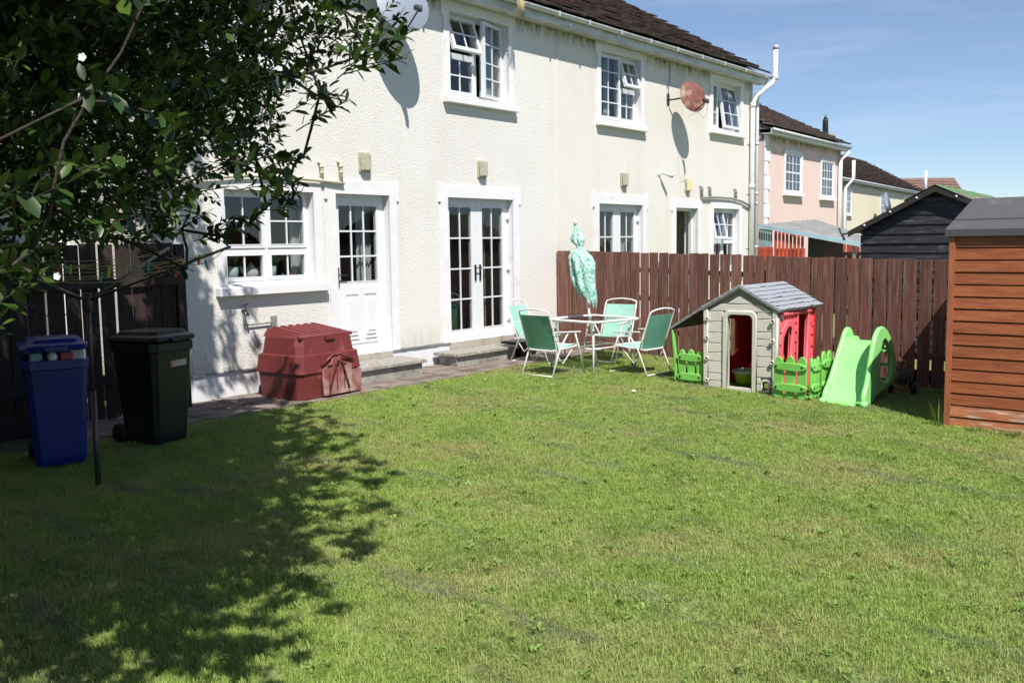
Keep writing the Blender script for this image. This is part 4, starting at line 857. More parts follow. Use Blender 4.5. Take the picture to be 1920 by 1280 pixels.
# red side wall (faces -Y) with a shutter window and a tall window
def SM(x, y): return Matrix(((1, 0, 0, x), (0, 0, 1, y), (0, 1, 0, 0), (0, 0, 0, 1)))   # plate X -> X, Y -> Z
win1 = [(.16, .30), (.40, .30), (.43, .70)]+arc(.36, .74, .07, 0, 90, 4)+[(.30, .80), (.17, .68)]
win2 = [(.62, .30), (.92, .30), (.95, .92)]+arc(.90, .93, .05, 0, 90, 3)+arc(.68, .93, .05, 90, 180, 3)
put(plate('side_wall', [[(.03, 0), (PD, 0), (PD, eh), (.03, eh)], win1, win2], .04, M_red, .004), 'side_wall', ph_, SM(.0, -hw+.03), 'red side wall with two window openings')
put(plate('window_surround', [[(.09, .24), (.47, .24), (.50, .74)]+arc(.40, .80, .09, 0, 90, 4)+[(.28, .89), (.10, .74)], win1], .045, M_red, .008), 'window_surround', ph_, SM(0, -hw+.018))
put(plate('window_surround', [[(.56, .24), (.98, .24), (1.02, .95)]+arc(.95, .95, .06, 0, 90, 3)+arc(.64, .95, .06, 90, 180, 3), win2], .045, M_red, .008), 'window_surround', ph_, SM(0, -hw+.018))
MB().box((.03, -hw-.01, eh-.055), (PD, -hw+.01, eh)).build('eaves_trim', M_red, ph_, world=False, bevel=.01)
for i in range(16): MB().lathe([(.032, 0), (.032, .012), (0, .014)], (.07+i*.07, -hw-.005, eh-.06), 10, Matrix.Rotation(R(90), 4, 'X')).build('scallop', M_red, ph_, world=False)
for x, zs_ in ((.06, (.15, .30, .45, .6, .75)), (.53, (.2, .33, .46, .6, .72, .84)), (1.06, (.2, .35, .5, .65, .8))):
    for z in zs_: MB().box((x, -hw-.003, z), (x+.06, -hw+.008, z+.012)).build('brick_mark', M_redi, ph_, world=False)
for z in (.35, .78, .97): MB().lathe([(.022, 0), (.022, .014), (0, .016)], (1.10, -hw+.01, z), 10, Matrix.Rotation(R(90), 4, 'X')).build('bolt', M_red, ph_, world=False)
MB().lathe([(.032, 0), (.032, .014), (0, .016)], (.13, -hw+.008, .93), 5, Matrix.Rotation(R(90), 4, 'X')).build('flower_emblem', M_dish, ph_, world=False, label='small blue-grey flower shaped emblem')
# far wall and left wall in red with a window each
bw = [(-.14, .34), (.10, .34), (.10, .78), (-.12, .78)]
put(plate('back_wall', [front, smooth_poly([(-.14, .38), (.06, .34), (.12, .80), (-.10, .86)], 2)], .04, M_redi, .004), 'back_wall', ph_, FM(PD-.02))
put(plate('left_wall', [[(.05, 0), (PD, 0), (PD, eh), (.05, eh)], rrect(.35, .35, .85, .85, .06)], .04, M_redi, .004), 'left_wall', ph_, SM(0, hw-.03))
# roof: moulded shingle steps
def shingle_roof(name, p0, p1, q0, q1, rows, cols, m):
    """p0-p1 = ridge line, q0-q1 = eaves line"""
    mb = MB(); p0, p1, q0, q1 = map(Vector, (p0, p1, q0, q1)); nr = (p1-p0).cross(q0-p0).normalized()
    if nr.z < 0: nr = -nr
    for r_ in range(rows):
        for c in range(cols):
            a, b = r_/rows, (r_+1)/rows; u, v = c/cols, (c+1)/cols
            f = lambda uu, bb: (p0*(1-uu)+p1*uu)*(1-bb)+(q0*(1-uu)+q1*uu)*bb
            dj = random.uniform(-.012, .012); h0, h1 = .004, .015+random.uniform(-.002, .003)
            A, B, C_, D = f(u, a), f(v, a), f(v, b)+(q0-p0).normalized()*dj, f(u, b)+(q0-p0).normalized()*dj
            mb.hexa([A-nr*.02, B-nr*.02, C_-nr*.02, D-nr*.02, A+nr*h0, B+nr*h0, C_+nr*h1, D+nr*h1])
    return mb.build(name, m, ph_, world=False)
ov = .05; sl_ = (rh-eh)/hw
shingle_roof('roof_slope', (-.05, 0, rh+.02), (PD+.12, 0, rh+.02), (-.05, -hw-ov, eh-ov*sl_+.03), (PD+.12, -hw-ov, eh-ov*sl_+.03), 7, 9, M_proof)
shingle_roof('roof_slope', (-.05, 0, rh+.02), (PD+.12, 0, rh+.02), (-.05, hw+.01, eh+.02), (PD+.12, hw+.01, eh+.02), 7, 9, M_proof)
shingle_roof('awning', (-.05, hw+.012, eh+.012), (PD, hw+.012, eh+.012), (.02, hw+.50, .76), (PD, hw+.50, .76), 6, 9, M_proof)
MB().hexa([(-.03, hw+.012, eh-.02), (PD, hw+.012, eh-.02), (PD, hw+.49, .735), (.03, hw+.49, .735), (-.03, hw+.012, eh-.01), (PD, hw+.012, eh-.01), (PD, hw+.49, .745), (.03, hw+.49, .745)]).build('awning_soffit', M_dark, ph_, world=False)
for (x, y) in ((.05, hw+.46), (PD-.1, hw+.46)):
    put(plate('awning_post', [smooth_poly([(.02, 0), (.05, 0), (.045, .34), (.015, .55), (-.01, .74), (-.035, .74), (-.01, .45)], 1)], .05, M_green, .008), 'awning_post', ph_, FM(x, y))
# picket panels
def picket_panel(M, w, n, big, h=.50, kids=True):
    g = put(MB().box((0, 0, 0), (0.01, .01, .01)).mesh('x', M_green), 'picket_panel', ph_, M); p = MB()
    bpy.data.objects.remove(g)
    outs = []
    step = w/n
    pk = put(plate('picket_panel', [[(0, .02), (w, .02), (w, .05), (0, .05)]], .02, M_green, .003), 'picket_panel', ph_, M, 'green plastic picket fence panel')
    for i in range(n):
        x = step*(i+.5); pw = step*.40; hh = h*random.uniform(.93, 1.0)
        put(plate('picket', [[(x-pw*.75, 0), (x+pw*.75, 0), (x+pw*.85, .1), (x+pw, hh*.55), (x+pw*1.0, hh*.78)]+arc(x, hh*.80, pw*.98, 0, 180, 8, hh*.2)+[(x-pw, hh*.55), (x-pw*.85, .1)]], .026, M_green, .007), 'picket', pk)
    for z in (.09, .34):
        put(plate('cross_rail', [smooth_poly([(.005, z), (w-.01, z-.01), (w-.005, z+.085), (.01, z+.095)], 1)], .03, M_green, .006), 'cross_rail', pk, T(0, 0, .022))
        for x in (.05, w-.06):
            MB().lathe([(.014, .0), (.014, .004), (0, .005)], (x, z+.045, .038), 10).build('rivet_hole', M_dark, pk, world=False)
FMo = lambda x, y: FM(x, y)
def flip(M): return M
picket_panel(FM(.04, hw+.40), .385, 3, False); picket_panel(FM(-.15, -hw-.01), .43, 3, False, .52)
picket_panel(SM(-.14, -hw-.455) @ Matrix.Diagonal((1, 1, -1, 1)), .30, 3, True, .50); picket_panel(SM(.20, -hw-.455) @ Matrix.Diagonal((1, 1, -1, 1)), .36, 2, True, .55)
picket_panel(FM(.85, hw+.42), .38, 3, False)
# toys inside and behind
tub = thing('toy_tub', 'lime green toy tub with white rim standing inside the playhouse', 'toy', (11.42, 5.33, -.11), R(20))
mb = MB(); mb.loft([[(.16*math.cos(a), .11*math.sin(a), .02) for a in np.linspace(0, 6.28, 16, False)], [(.20*math.cos(a), .15*math.sin(a), .17) for a in np.linspace(0, 6.28, 16, False)]], cap=False, smooth=True); mb.loft([[(.155*math.cos(a), .105*math.sin(a), .03) for a in np.linspace(0, 6.28, 16, False)], [(.19*math.cos(a), .14*math.sin(a), .17) for a in np.linspace(0, 6.28, 16, False)]], cap=False, smooth=True)
mb.add([(.16*math.cos(a), .11*math.sin(a), .025) for a in np.linspace(0, 6.28, 16, False)], [tuple(range(16))]); mb.build('bowl', M_lime, tub, world=False)
MB().tube([(.20*math.cos(a), .15*math.sin(a), .17) for a in np.linspace(0, 6.28, 20, False)], .018, 6, closed=True).build('rim', M_white, tub, world=False)
def ride_on(name, label, loc, rz, mbody, mwheel):
    t = thing(name, label, 'toy vehicle', loc, rz)
    mb = MB(); mb.box((-.22, -.06, .12), (.20, .06, .20)); mb.hexa([(-.02, -.07, .20), (.22, -.06, .20), (.22, .06, .20), (-.02, .07, .20), (.02, -.05, .30), (.19, -.045, .28), (.19, .045, .28), (.02, .05, .30)]); mb.build('body', mbody, t, world=False, bevel=.015)
    MB().hexa([(-.24, -.10, .18), (-.08, -.10, .18), (-.08, .10, .18), (-.24, .10, .18), (-.30, -.10, .36), (-.24, -.10, .36), (-.24, .10, .36), (-.30, .10, .36)]).build('seat', M_dark, t, world=False, bevel=.02)
    for x, r_ in ((-.16, .095), (.16, .07)):
        for y in (-.13, .13):
            w_ = MB().lathe([(r_*.5, -.03), (r_, -.028), (r_, .028), (r_*.5, .03)], (0, 0, 0), 16, Matrix.Rotation(R(90), 4, 'X')).build('wheel', M_rubber, t, world=False, M=T(x, y, r_))
            MB().lathe([(0, -.032), (r_*.52, -.032), (r_*.52, .032), (0, .032)], (0, 0, 0), 12, Matrix.Rotation(R(90), 4, 'X')).build('hub', mwheel, w_, world=False)
    MB().tube([(.02, 0, .29), (-.02, 0, .36)], .010, 6).build('steering_column', M_dark, t, world=False)
    MB().tube([(-.02+.01*math.cos(a), .055*math.cos(a), .36+.05*math.sin(a)) for a in np.linspace(0, 6.28, 12, False)], .010, 6, closed=True).build('steering_wheel', M_orange, t, world=False)
    return t
ride_on('ride_on_tractor', 'black ride-on toy with orange wheel hubs behind the green slide', (12.20, 3.60, gz(3.6)), R(200), M_blk, M_orange)
ride_on('ride_on_toy', 'green ride-on toy with orange hubs in the dark inside the playhouse', (11.72, 5.0, gz(5.0)), R(60), M_lime, M_orange)
# ------------------------------------------------------------------ slide
sd = thing('toy_slide', 'bright green plastic slide with arched sides in front of fence', 'slide', (10.85, 3.85, gz(3.85)))
side = smooth_poly([(-.03, 0), (.10, -.02), (.42, .10), (.72, .12), (.98, .16), (1.12, .30), (1.05, .52), (.86, .74), (.62, .89), (.42, .88), (.27, .76), (.16, .50), (.06, .26), (-.06, .12)], 2)
hole = smooth_poly([(.46, .36), (.56, .22), (.80, .20), (.94, .32), (.88, .56), (.66, .74), (.52, .70)], 2)
put(plate('side_panel', [side, hole], .055, M_slide, .018), 'side_panel', sd, SM(0, -.24))
side_l = smooth_poly([(.0, 0), (.30, .0), (.9, .04), (1.06, .2), (1.05, .50), (.95, .72), (.82, .85), (.68, .83), (.55, .68), (.40, .50), (.20, .26), (.02, .13)], 2)
put(plate('side_panel', [side_l], .055, M_slide, .018), 'side_panel', sd, SM(0, .23))
prof = [(-.04, .015), (.06, .03), (.22, .15), (.40, .38), (.52, .56), (.60, .645), (.72, .67), (.98, .67)]
mb = MB(); cs = [(-.215, .05), (-.17, .045), (-.15, 0), (.15, 0), (.17, .045), (.215, .05)]
rings = []
for (x, z) in prof: rings.append([(x, y, z+h) for y, h in cs]+[(x, y, z+h-.02) for y, h in reversed(cs)])
mb.loft(rings, smooth=False); mb.build('chute', M_slide, sd, world=False)
MB().tube([(.97, -.21, .60), (.97, .21, .60)], .022, 8).build('top_bar', M_slide, sd, world=False)
for i, z in enumerate((.18, .36, .52)): MB().box((1.0+.02, -.19, z), (1.10, .19, z+.03)).build('step', M_slide, sd, world=False, bevel=.01)
for y in (-.24, .23): MB().tube([(-.05, y, .035), (.06, y, .035)], .045, 10).build('foot', M_slide, sd, world=False)
# ------------------------------------------------------------------ patio table, parasol, chairs
tz = -.06; TC = (11.36, 7.64); TR = R(-11)
tb = thing('patio_table', 'square glass topped patio table with pale metal frame', 'table', (TC[0], TC[1], tz), TR)
h2 = .475; topz = .715
put(plate('glass_top', [rrect(-h2+.03, -h2+.03, h2-.03, h2-.03, .06, 5)], .006, M_tglass), 'glass_top', tb, T(0, 0, topz))
rr_ = rrect(-h2, -h2, h2, h2, .09, 6); MB().tube([(x, y, topz-.004) for x, y in rr_], .019, 8, closed=True).build('table_rim', M_frame, tb, world=False)
for sx in (-1, 1):
    for sy in (-1, 1): MB().tube([(sx*.36, sy*.36, topz-.02), (sx*.36, sy*.36, .30), (sx*.40, sy*.40, 0)], .014, 8).build('leg', M_frame, tb, world=False)
mb = MB(); q = .36
for a, b in (((-q, -q), (q, -q)), ((q, -q), (q, q)), ((q, q), (-q, q)), ((-q, q), (-q, -q))): mb.tube([(a[0], a[1], .33), (b[0], b[1], .33)], .010, 6)
mb.tube([(-q, 0, .33), (q, 0, .33)], .010, 6); mb.build('lower_brace', M_frame, tb, world=False)
# parasol: leans, folded
pf = Vector((11.38, 7.58, -.07)); pt_ = Vector((11.30, 7.90, 2.03)); pdir = (pt_-pf)
um = thing('parasol', 'folded parasol with green leaf print leaning from the table centre', 'parasol', tuple(pf))
pp = lambda t: pf+pdir*t
MB().tube([pp(0), pp(.36), pp(.6), pp(.99)], .0185, 10).build('pole', M_frame, um); 
MB().tube([pp(.985), pp(1.02)], [.028, .016], 10).build('finial', M_white, um)
MB().tube([pp(.355), pp(.372)], .032, 10).build('hole_collar', M_white, um)
# camera-facing axes only used to shape the drooping folds: e1 across, e2 along depth
e1 = Vector((cy_, -sy_, 0)); e2 = Vector((sy_, cy_, 0))
mb = MB(); n = 48
# (z, centre offset, half width, depth)
prof = [(1.99, .00, .030, .03), (1.93, -.0, .055, .05), (1.86, .01, .085, .07), (1.80, .0, .115, .09), (1.755, .0, .11, .09), (1.70, .01, .06, .06), (1.665, .015, .055, .05), (1.62, -.015, .13, .09), (1.54, -.01, .19, .13), (1.45, .005, .215, .15), (1.34, .0, .205, .15), (1.22, -.005, .20, .14), (1.12, .0, .185, .13)]
rings = []
for (z, co, hwid, dp_) in prof:
    t_ = (z-pf.z)/pdir.z; c = pp(t_)+e1*co; ring = []
    fold = min(1, (1.72-z)/.3) if z < 1.72 else .6
    for k in range(n):
        a = 2*math.pi*k/n; r_ = 1-.34*max(fold, .3)*(0.5+.5*math.cos(8*a+z*1.2))+.04*math.sin(3*a+z*9)
        ring.append(c+e1*(hwid*.92*r_*math.cos(a))+e2*(dp_*r_*math.sin(a)))
    rings.append(ring)
# hem hangs lower on the right (photo) than on the left
last = prof[-1]; t_ = (.98-pf.z)/pdir.z; c = pp(t_)
hem = []; hem2 = []
for k in range(n):
    a = 2*math.pi*k/n; u_ = math.cos(a); z = .985-.075*u_-.05*math.cos(8*a+2)+.05*math.sin(a); r_ = 1-.2*(0.5+.5*math.cos(8*a+2.2))
    cc = pp((z-pf.z)/pdir.z)+e1*.02; ww = .17 if u_ < 0 else .135
    hem.append(Vector((0, 0, 0))+cc+e1*(ww*r_*u_+.0)+e2*(.11*r_*math.sin(a)))
    z2 = z-.055-.02*math.cos(4*a); cc = pp((z2-pf.z)/pdir.z)+e1*.03; hem2.append(cc+e1*(ww*.75*r_*u_)+e2*(.08*r_*math.sin(a)))
rings += [hem, hem2]; mb.loft(rings, cap=False, smooth=True); cn_ = mb.build('canopy', M_fab, um)
mb = MB()
for k in range(8):
    a = 2*math.pi*(k+.5)/8; mb.tube([pp(.93)+e1*.02*math.cos(a)+e2*.02*math.sin(a), pp(.62)+e1*.05*math.cos(a)+e2*.05*math.sin(a), pp(.50)+e1*.06*math.cos(a)+e2*.05*math.sin(a)], .004, 4)
mb.build('ribs', M_frame, um, kind='stuff')
MB().tube([pp(.815)+e1*.055*math.cos(a)+e2*.05*math.sin(a) for a in np.linspace(0, 6.28, 14, False)], .012, 5, closed=True).build('tie_band', M_fab, um)
# folding chair, faces +x
def make_chair(label, loc, rz):
    t = thing('garden_chair', label, 'chair', loc, rz, 'green folding chairs round the patio table'); w = .265
    def cloth(name, pts, m, sag=.018, th=.004):
        mb = MB(); ny = 8; V = []
        for (x, z) in pts:
            for j in range(ny+1):
                yy = -w+.02+(2*w-.04)*j/ny; V.append((x, yy, z-sag*(1-((j-ny/2)/(ny/2))**2)))
        F = [(i*(ny+1)+j, i*(ny+1)+j+1, (i+1)*(ny+1)+j+1, (i+1)*(ny+1)+j) for i in range(len(pts)-1) for j in range(ny)]; mb.add(V, F, True)
        o = mb.build(name, m, t, world=False); sm = o.modifiers.new('thickness', 'SOLIDIFY'); sm.thickness = th; return o
    cloth('seat_sling', [(-.20, .385), (-.08, .37), (.10, .385), (.24, .415), (.27, .40)], M_tex)
    bk_ = [(-.215, .365), (-.255, .50), (-.31, .66), (-.37, .84)]
    mb = MB(); ny = 8; V = []
    for (x, z) in bk_:
        for j in range(ny+1):
            yy = -w+.02+(2*w-.04)*j/ny; V.append((x-.014*(1-((j-4)/4)**2), yy, z))
    F = [(i*(ny+1)+j, i*(ny+1)+j+1, (i+1)*(ny+1)+j+1, (i+1)*(ny+1)+j) for i in range(3) for j in range(ny)]; mb.add(V, F, True); o = mb.build('back_sling', M_tex, t, world=False)
    V2 = [(v[0]-.006, v[1], v[2]) for v in V]; MB().add(V2, F, True).build('back_sling', M_texd, t, world=False, label='dark green rear face of the back sling')
    MB().tube([(-.20, w, .36), (-.26, w, .52), (-.37, w, .84), (-.395, w-.01, .89), (-.405, w*.6, .915), (-.41, 0, .928), (-.405, -w*.6, .915), (-.395, -w+.01, .89), (-.37, -w, .84), (-.26, -w, .52), (-.20, -w, .36)], .0115, 7).build('back_frame', M_frame, t, world=False)
    MB().tube([(-.21, w, .375), (.24, w, .405), (.275, w-.03, .40), (.275, -w+.03, .40), (.24, -w, .405), (-.21, -w, .375), (-.24, -w*.7, .36), (-.24, w*.7, .36)], .0105, 7, closed=True).build('seat_frame', M_frame, t, world=False)
    for s_ in (-1, 1):
        y = s_*(w+.022)
        MB().tube([(.33, y, 0.012), (.20, y, .40), (.13, y, .585)], .0115, 7).build('leg', M_frame, t, world=False)
        y2 = s_*(w+.004); MB().tube([(-.34, y2, .012), (-.17, y2, .39), (-.02, y2+s_*.016, .585)], .0115, 7).build('leg', M_frame, t, world=False)
        MB().box((-.26, y-.018, .592), (.22, y+.018, .612)).build('armrest', M_frame, t, world=False, bevel=.008, M=T(0, 0, .0) @ Matrix.Rotation(R(3), 4, 'Y'))
    MB().tube([(.325, -w-.022, .03), (.325, w+.022, .03)], .009, 6).build('foot_bar', M_frame, t, world=False); MB().tube([(-.335, -w-.004, .03), (-.335, w+.004, .03)], .009, 6).build('foot_bar', M_frame, t, world=False)
    MB().tube([(.10, w-.01, .36), (-.10, w-.01, .18), (-.20, w*.9, .30)], .008, 5).build('folding_link', M_frame, t, world=False); MB().tube([(.10, -w+.01, .36), (-.10, -w+.01, .18), (-.20, -w*.9, .30)], .008, 5).build('folding_link', M_frame, t, world=False)
    return t
cA = make_chair('green folding chair nearest the house steps, its dark back to the viewer', (10.46, 7.70, gz(7.7)), R(-4))
dup(cA, (11.30, 8.58, gz(8.58)), R(-83), 'green folding chair standing between the table and the house wall')
dup(cA, (12.12, 7.86, gz(7.86)), R(184), 'green folding chair on the fence side of the table, seen from front')
dup(cA, (11.35, 6.86, gz(6.86)), R(83), 'green folding chair nearest the playhouse, turned side-on to viewer')
# ------------------------------------------------------------------ wheelie bins
def wheelie(label, loc, rz, m, open_deg, gap=0):
    t = thing('wheelie_bin', label, 'wheelie bin', loc, rz)   # front faces local -y
    mb = MB(); mb.loft([ringr(.215, .25, .03, .04), ringr(.225, .27, .10, .05), ringr(.27, .335, .90, .05), ringr(.272, .337, .90, .05)], cap=True); mb.loft([ringr(.272, .337, .90), ringr(.30, .365, .91), ringr(.30, .365, .985), ringr(.285, .35, .99)], cap=False)
    mb.build('body', m, t, world=False, bevel=.008)
    M = T(0, .36, .99+gap) @ Matrix.Rotation(R(-open_deg), 4, 'X') @ T(0, -.36, 0)
    l = MB(); l.loft([ringr(.305, .375, 0, .06), ringr(.315, .385, .02, .06), ringr(.305, .375, .045, .06), ringr(.25, .31, .065, .06), ringr(.235, .29, .095, .06), ringr(.16, .2, .105, .06)]); l.box((-.10, -.43, .0), (.10, -.36, .03)); l.build('lid', m, t, world=False, bevel=.006, M=M)
    MB().tube([(-.22, .40, 1.0), (.22, .40, 1.0)], .018, 8).build('hinge_bar', m, t, world=False)
    for s_ in (-1, 1):
        w_ = MB().lathe([(.05, -.025), (.1, -.022), (.1, .022), (.05, .025)], (0, 0, 0), 18, Matrix.Rotation(R(90), 4, 'Y')).build('wheel', M_rubber, t, world=False, M=T(s_*.23, .30, .10))
    for x in (-.12, 0, .12): MB().box((x-.01, -.285, .15), (x+.01, -.262, .16)).build('moulding', m, t, world=False)
    return t
bb = wheelie('blue wheelie bin whose lid is propped open by rubbish, at the left', (3.78, 7.98, gz(8)), R(-21), M_blue, 1, .075); bb.scale = (.86, .84, .915)
for i, (x, mm, r_) in enumerate(((-.03, M_white, .045), (.20, M_white, .04), (.10, M_signr, .035), (-.17, M_teal, .035))):
    Mq = Matrix.Rotation(R(random.uniform(60, 110)), 4, 'X') @ Matrix.Rotation(R(random.uniform(-30, 30)), 4, 'Y'); b_ = MB()
    if i == 0: b_.lathe([(.0, -.03), (.036, -.03), (.036, .03), (0, .03)], (0, 0, 0), 14, Mq)
    else: b_.box((-r_*1.3, -r_, -r_*.45), (r_*1.3, r_, r_*.45), Mq, j=.008)
    o = one(b_, 'packaging', mm, ['pale tin poking out at the middle of the blue bin', 'white carton poking out at right of the blue bin', 'red carton inside the blue bin under its lid', 'teal tub poking out at left of the blue bin'][i], 'rubbish', tuple(Matrix.LocRotScale(bb.location, bb.rotation_euler, bb.scale) @ Vector((x, -.30, 1.015))), world=False, rz=R(-21))
kb = wheelie('black wheelie bin with a torn sticker, next to the house corner', (4.74, 8.08, gz(8)), R(11), M_blk, 1); kb.scale = (.86, .84, .96)
# torn sticker with its letters
M_ = T(.05, -.332, .785) @ Matrix.Rotation(R(90+4.8), 4, 'X')
st = put(plate('sticker', [[(-.115, -.035), (.03, -.028), (.055, -.032), (.115, -.028), (.112, .034), (.075, .030), (.06, .036), (-.005, .024), (-.02, .034), (-.06, .016), (-.075, .030), (-.115, .026)]], .002, M_sign), 'sticker', kb, M_, 'torn tan and red sticker with letters')
put(plate('sticker_red', [[(-.114, -.034), (-.082, -.032), (-.08, .026), (-.114, .026)]], .002, M_signr), 'sticker_red', st, T(0, 0, .0015))
def text(s_, size, m, name):
    cu = bpy.data.curves.new(name, 'FONT'); cu.body = s_; cu.size = size; cu.extrude = .0006; cu.align_x = 'CENTER'; cu.align_y = 'CENTER'
    o = bpy.data.objects.new('tmp', cu); me = bpy.data.meshes.new_from_object(o); bpy.data.objects.remove(o); me.materials.clear(); me.materials.append(m); return me
put(text('SULA', .066, M_signt, 'letters'), 'letters', st, T(.016, -.002, .002))
# ------------------------------------------------------------------ rotary clothes airer
AX, AY = 3.60, 7.00; AZ = gz(AY)
ai = thing('rotary_airer', 'grey rotary clothes airer with yellow lines in front of bins', 'clothes airer', (AX, AY, AZ))
MB().tube([(0, 0, -.1), (0, 0, .75)], .022, 10).build('pole', M_alu, ai, world=False); MB().tube([(0, 0, .75), (0, 0, 1.50)], .017, 10).build('pole', M_alu, ai, world=False)
MB().tube([(0, 0, 1.36), (0, 0, 1.50)], .035, 8).build('hub', M_dgrey, ai, world=False)
tips = []
for k in range(4):
    a = R(-62+90*k); tip = Vector((1.18*math.cos(a), 1.18*math.sin(a), 1.83)); tips.append(tip)
    MB().tube([(0, 0, 1.44), tip], .011, 7).build('arm', M_alu, ai, world=False)
mb = MB()
PEGL = []
for lev in (.45, .58, .71, .84, .97):
    for k in range(4):
        a, b = tips[k], tips[(k+1) % 4]; A = Vector((0, 0, 1.44)).lerp(a, lev); B = Vector((0, 0, 1.44)).lerp(b, lev); sag = random.uniform(.02, .07) if lev < .9 else .13
        pts = [A.lerp(B, u)+Vector((0, 0, -sag*4*u*(1-u))) for u in (0, .15, .3, .5, .7, .85, 1)]; mb.tube(pts, .0028, 4); PEGL.append(pts)
mb.build('lines', M_line, ai, world=False)
pegm = [mat('peg_'+n, c, .5) for n, c in (('red', (.6, .03, .05)), ('teal', (.02, .3, .4)), ('yellow', (.55, .6, .05)), ('purple', (.35, .03, .35)))]; pegn = ['red', 'teal', 'yellow green', 'purple']
PEGO = []
for li, u, ci_ in ((16, 2, 1), (16, 4, 2), (12, 1, 0), (12, 3, 0), (13, 2, 0), (8, 2, 0), (8, 4, 0), (17, 3, 1), (17, 4, 3), (9, 3, 2), (13, 4, 0), (4, 3, 0), (5, 2, 1), (19, 3, 2), (19, 2, 0), (15, 4, 1), (18, 3, 0)):
    p = PEGL[li][u]+Vector((random.uniform(-.01, .01), 0, 0)); mb = MB(); a = R(random.uniform(-25, 25)); Mr = Matrix.Translation(p) @ Matrix.Rotation(a, 4, 'Y') @ Matrix.Rotation(random.uniform(0, 3), 4, 'Z')
    mb.hexa([Mr @ Vector(v) for v in [(-.008, -.006, -.055), (-.002, -.006, -.055), (-.002, .006, -.055), (-.008, .006, -.055), (-.006, -.006, .022), (0, -.006, .022), (0, .006, .022), (-.006, .006, .022)]]); mb.hexa([Mr @ Vector(v) for v in [(.004, -.006, -.055), (.012, -.006, -.055), (.012, .006, -.055), (.004, .006, -.055), (.001, -.006, .022), (.007, -.006, .022), (.007, .006, .022), (.001, .006, .022)]])
    o = one(mb, 'clothes_peg', pegm[ci_], pegn[ci_]+' clothes peg clipped on the rotary airer lines', 'clothes peg', (AX, AY, AZ), 'clothes pegs on the airer', world=False); PEGO.append((ci_, px_of((AX+p.x, AY+p.y, AZ+p.z))[0], o))
ORD = ['leftmost', 'second from left', 'third from left', 'fourth from left', 'fifth from left', 'sixth from left', 'seventh from left', 'eighth from left', 'ninth from left', 'tenth from left']
def rank(lst, what):
    for i, (_, o) in enumerate(sorted(lst, key=lambda t: t[0])): o['label'] = what % ('rightmost' if i == len(lst)-1 and i else ORD[min(i, 9)])
for ci_ in range(4): rank([(u, o) for c_, u, o in PEGO if c_ == ci_], '%s of the '+pegn[ci_]+' clothes pegs on the airer lines')
# ------------------------------------------------------------------ background houses
def far_window(par, x, z, w, h, cols=2, rows=2, surr=.14, zs=None):
    f = MB(); y = -.02
    s_ = MB(); s_.box((x-surr, -.05, z-.02), (x, 0, z+h+surr)); s_.box((x+w, -.05, z-.02), (x+w+surr, 0, z+h+surr)); s_.box((x, -.05, z+h), (x+w, 0, z+h+surr)); s_.build('window_surround', M_trim, par, world=False)
    MB().box((x-surr-.03, -.16, z-.15), (x+w+surr+.03, 0, z-.021)).build('window_sill', M_trim, par, world=False)
    wn_ = frame(par, x, z, x+w, z+h, -.012, fw=.06, mull=(x+w/2,), tran=(z+h*.52,)); g = MB().box((x+.06, .0, z+.06), (x+w-.06, .004, z+h-.06)); g.build('pane', M_glassf, wn_, world=False)
    b = MB()
    for cx in (x+w*.27, x+w*.73): b.box((cx-.012, -.010, z+.06), (cx+.012, -.001, z+h-.06))
    for cz in (z+h*.28, z+h*.76): b.box((x+.06, -.009, cz-.012), (x+w-.06, -.0012, cz+.012))
    b.build('glazing_bars', M_upvc, wn_, world=False)
    MB().box((x+w*.68, .0045, z+.07), (x+w-.07, .006, z+h*.9)).build('curtain', M_curt, wn_, world=False)
M_glassf = mat('dark_far_glass', (.03, .045, .07), .08, .1, 2, spec=1.0)
def bg_house(name, label, P0, P1, m, mt, wins, quoin=False, pitch=28, run=4.3, eave=5.3, verge=.3, zoff=0):
    P0 = Vector((*P0, zoff)); P1 = Vector((*P1, zoff)); L_ = (P1-P0).length; rz = math.atan2(P1.y-P0.y, P1.x-P0.x)
    h = thing(name, label, 'house', tuple(P0), rz); MB().box((0, .007, -.4), (L_, 8.4, eave)).build('wall', m, h, world=False)
    MB().box((-.1, -.28, eave), (L_+.1, .05, eave+.03)).build('soffit', M_upvcd, h, world=False); MB().box((-.12, -.30, eave-.0), (L_+.12, -.281, eave+.18)).build('fascia', M_upvc, h, world=False)
    MB().tube([(-.1, -.36, eave+.13), (L_+.1, -.36, eave+.13)], .06, 8).build('gutter', M_gutter, h, world=False)
    yr, zr = roof(h, -.15, L_+.02, -.36, eave+.2, pitch, run, mt, tw=.6, course=.36, ht=.13)
    MB().prism([(0, eave), (8.4, eave), (yr-.2, zr-.15)], lambda p: (.01, p[0], p[1]), lambda p: (L_-.01, p[0], p[1])).build('gable', m, h, world=False)
    for w_ in wins: far_window(h, *w_)
    if quoin:
        for i in range(11): MB().box((-.01, -.035, .1+i*.48), (.55 if i % 2 else .36, .008, .1+i*.48+.46)).build('quoin', M_trim, h, world=False)
    return h, L_
pk, Lp = bg_house('pink_house', 'pink rendered house with white quoins beyond the fence', (31.1, 13.9), (39.7, 14.37), M_pink, M_tile2, [(2.05, 3.45, 1.65, 1.35), (6.1, 3.4, 1.45, 1.35)], True, 26.5, 4.4)
o = MB().tube([(Lp-.35, -.1, 0), (Lp-.35, -.1, 4.95), (Lp-.1, -.36, 5.25)], .09, 8).build('downpipe', M_pipe, pk, world=False)
MB().box((2.9, -.1, 2.0), (3.15, 0, 2.42)).build('wall_light', M_lamp, pk, world=False)
MB().box((6.4, -.05, 1.75), (8.4, 0, 1.98)).build('door_surround', M_trim, pk, world=False)
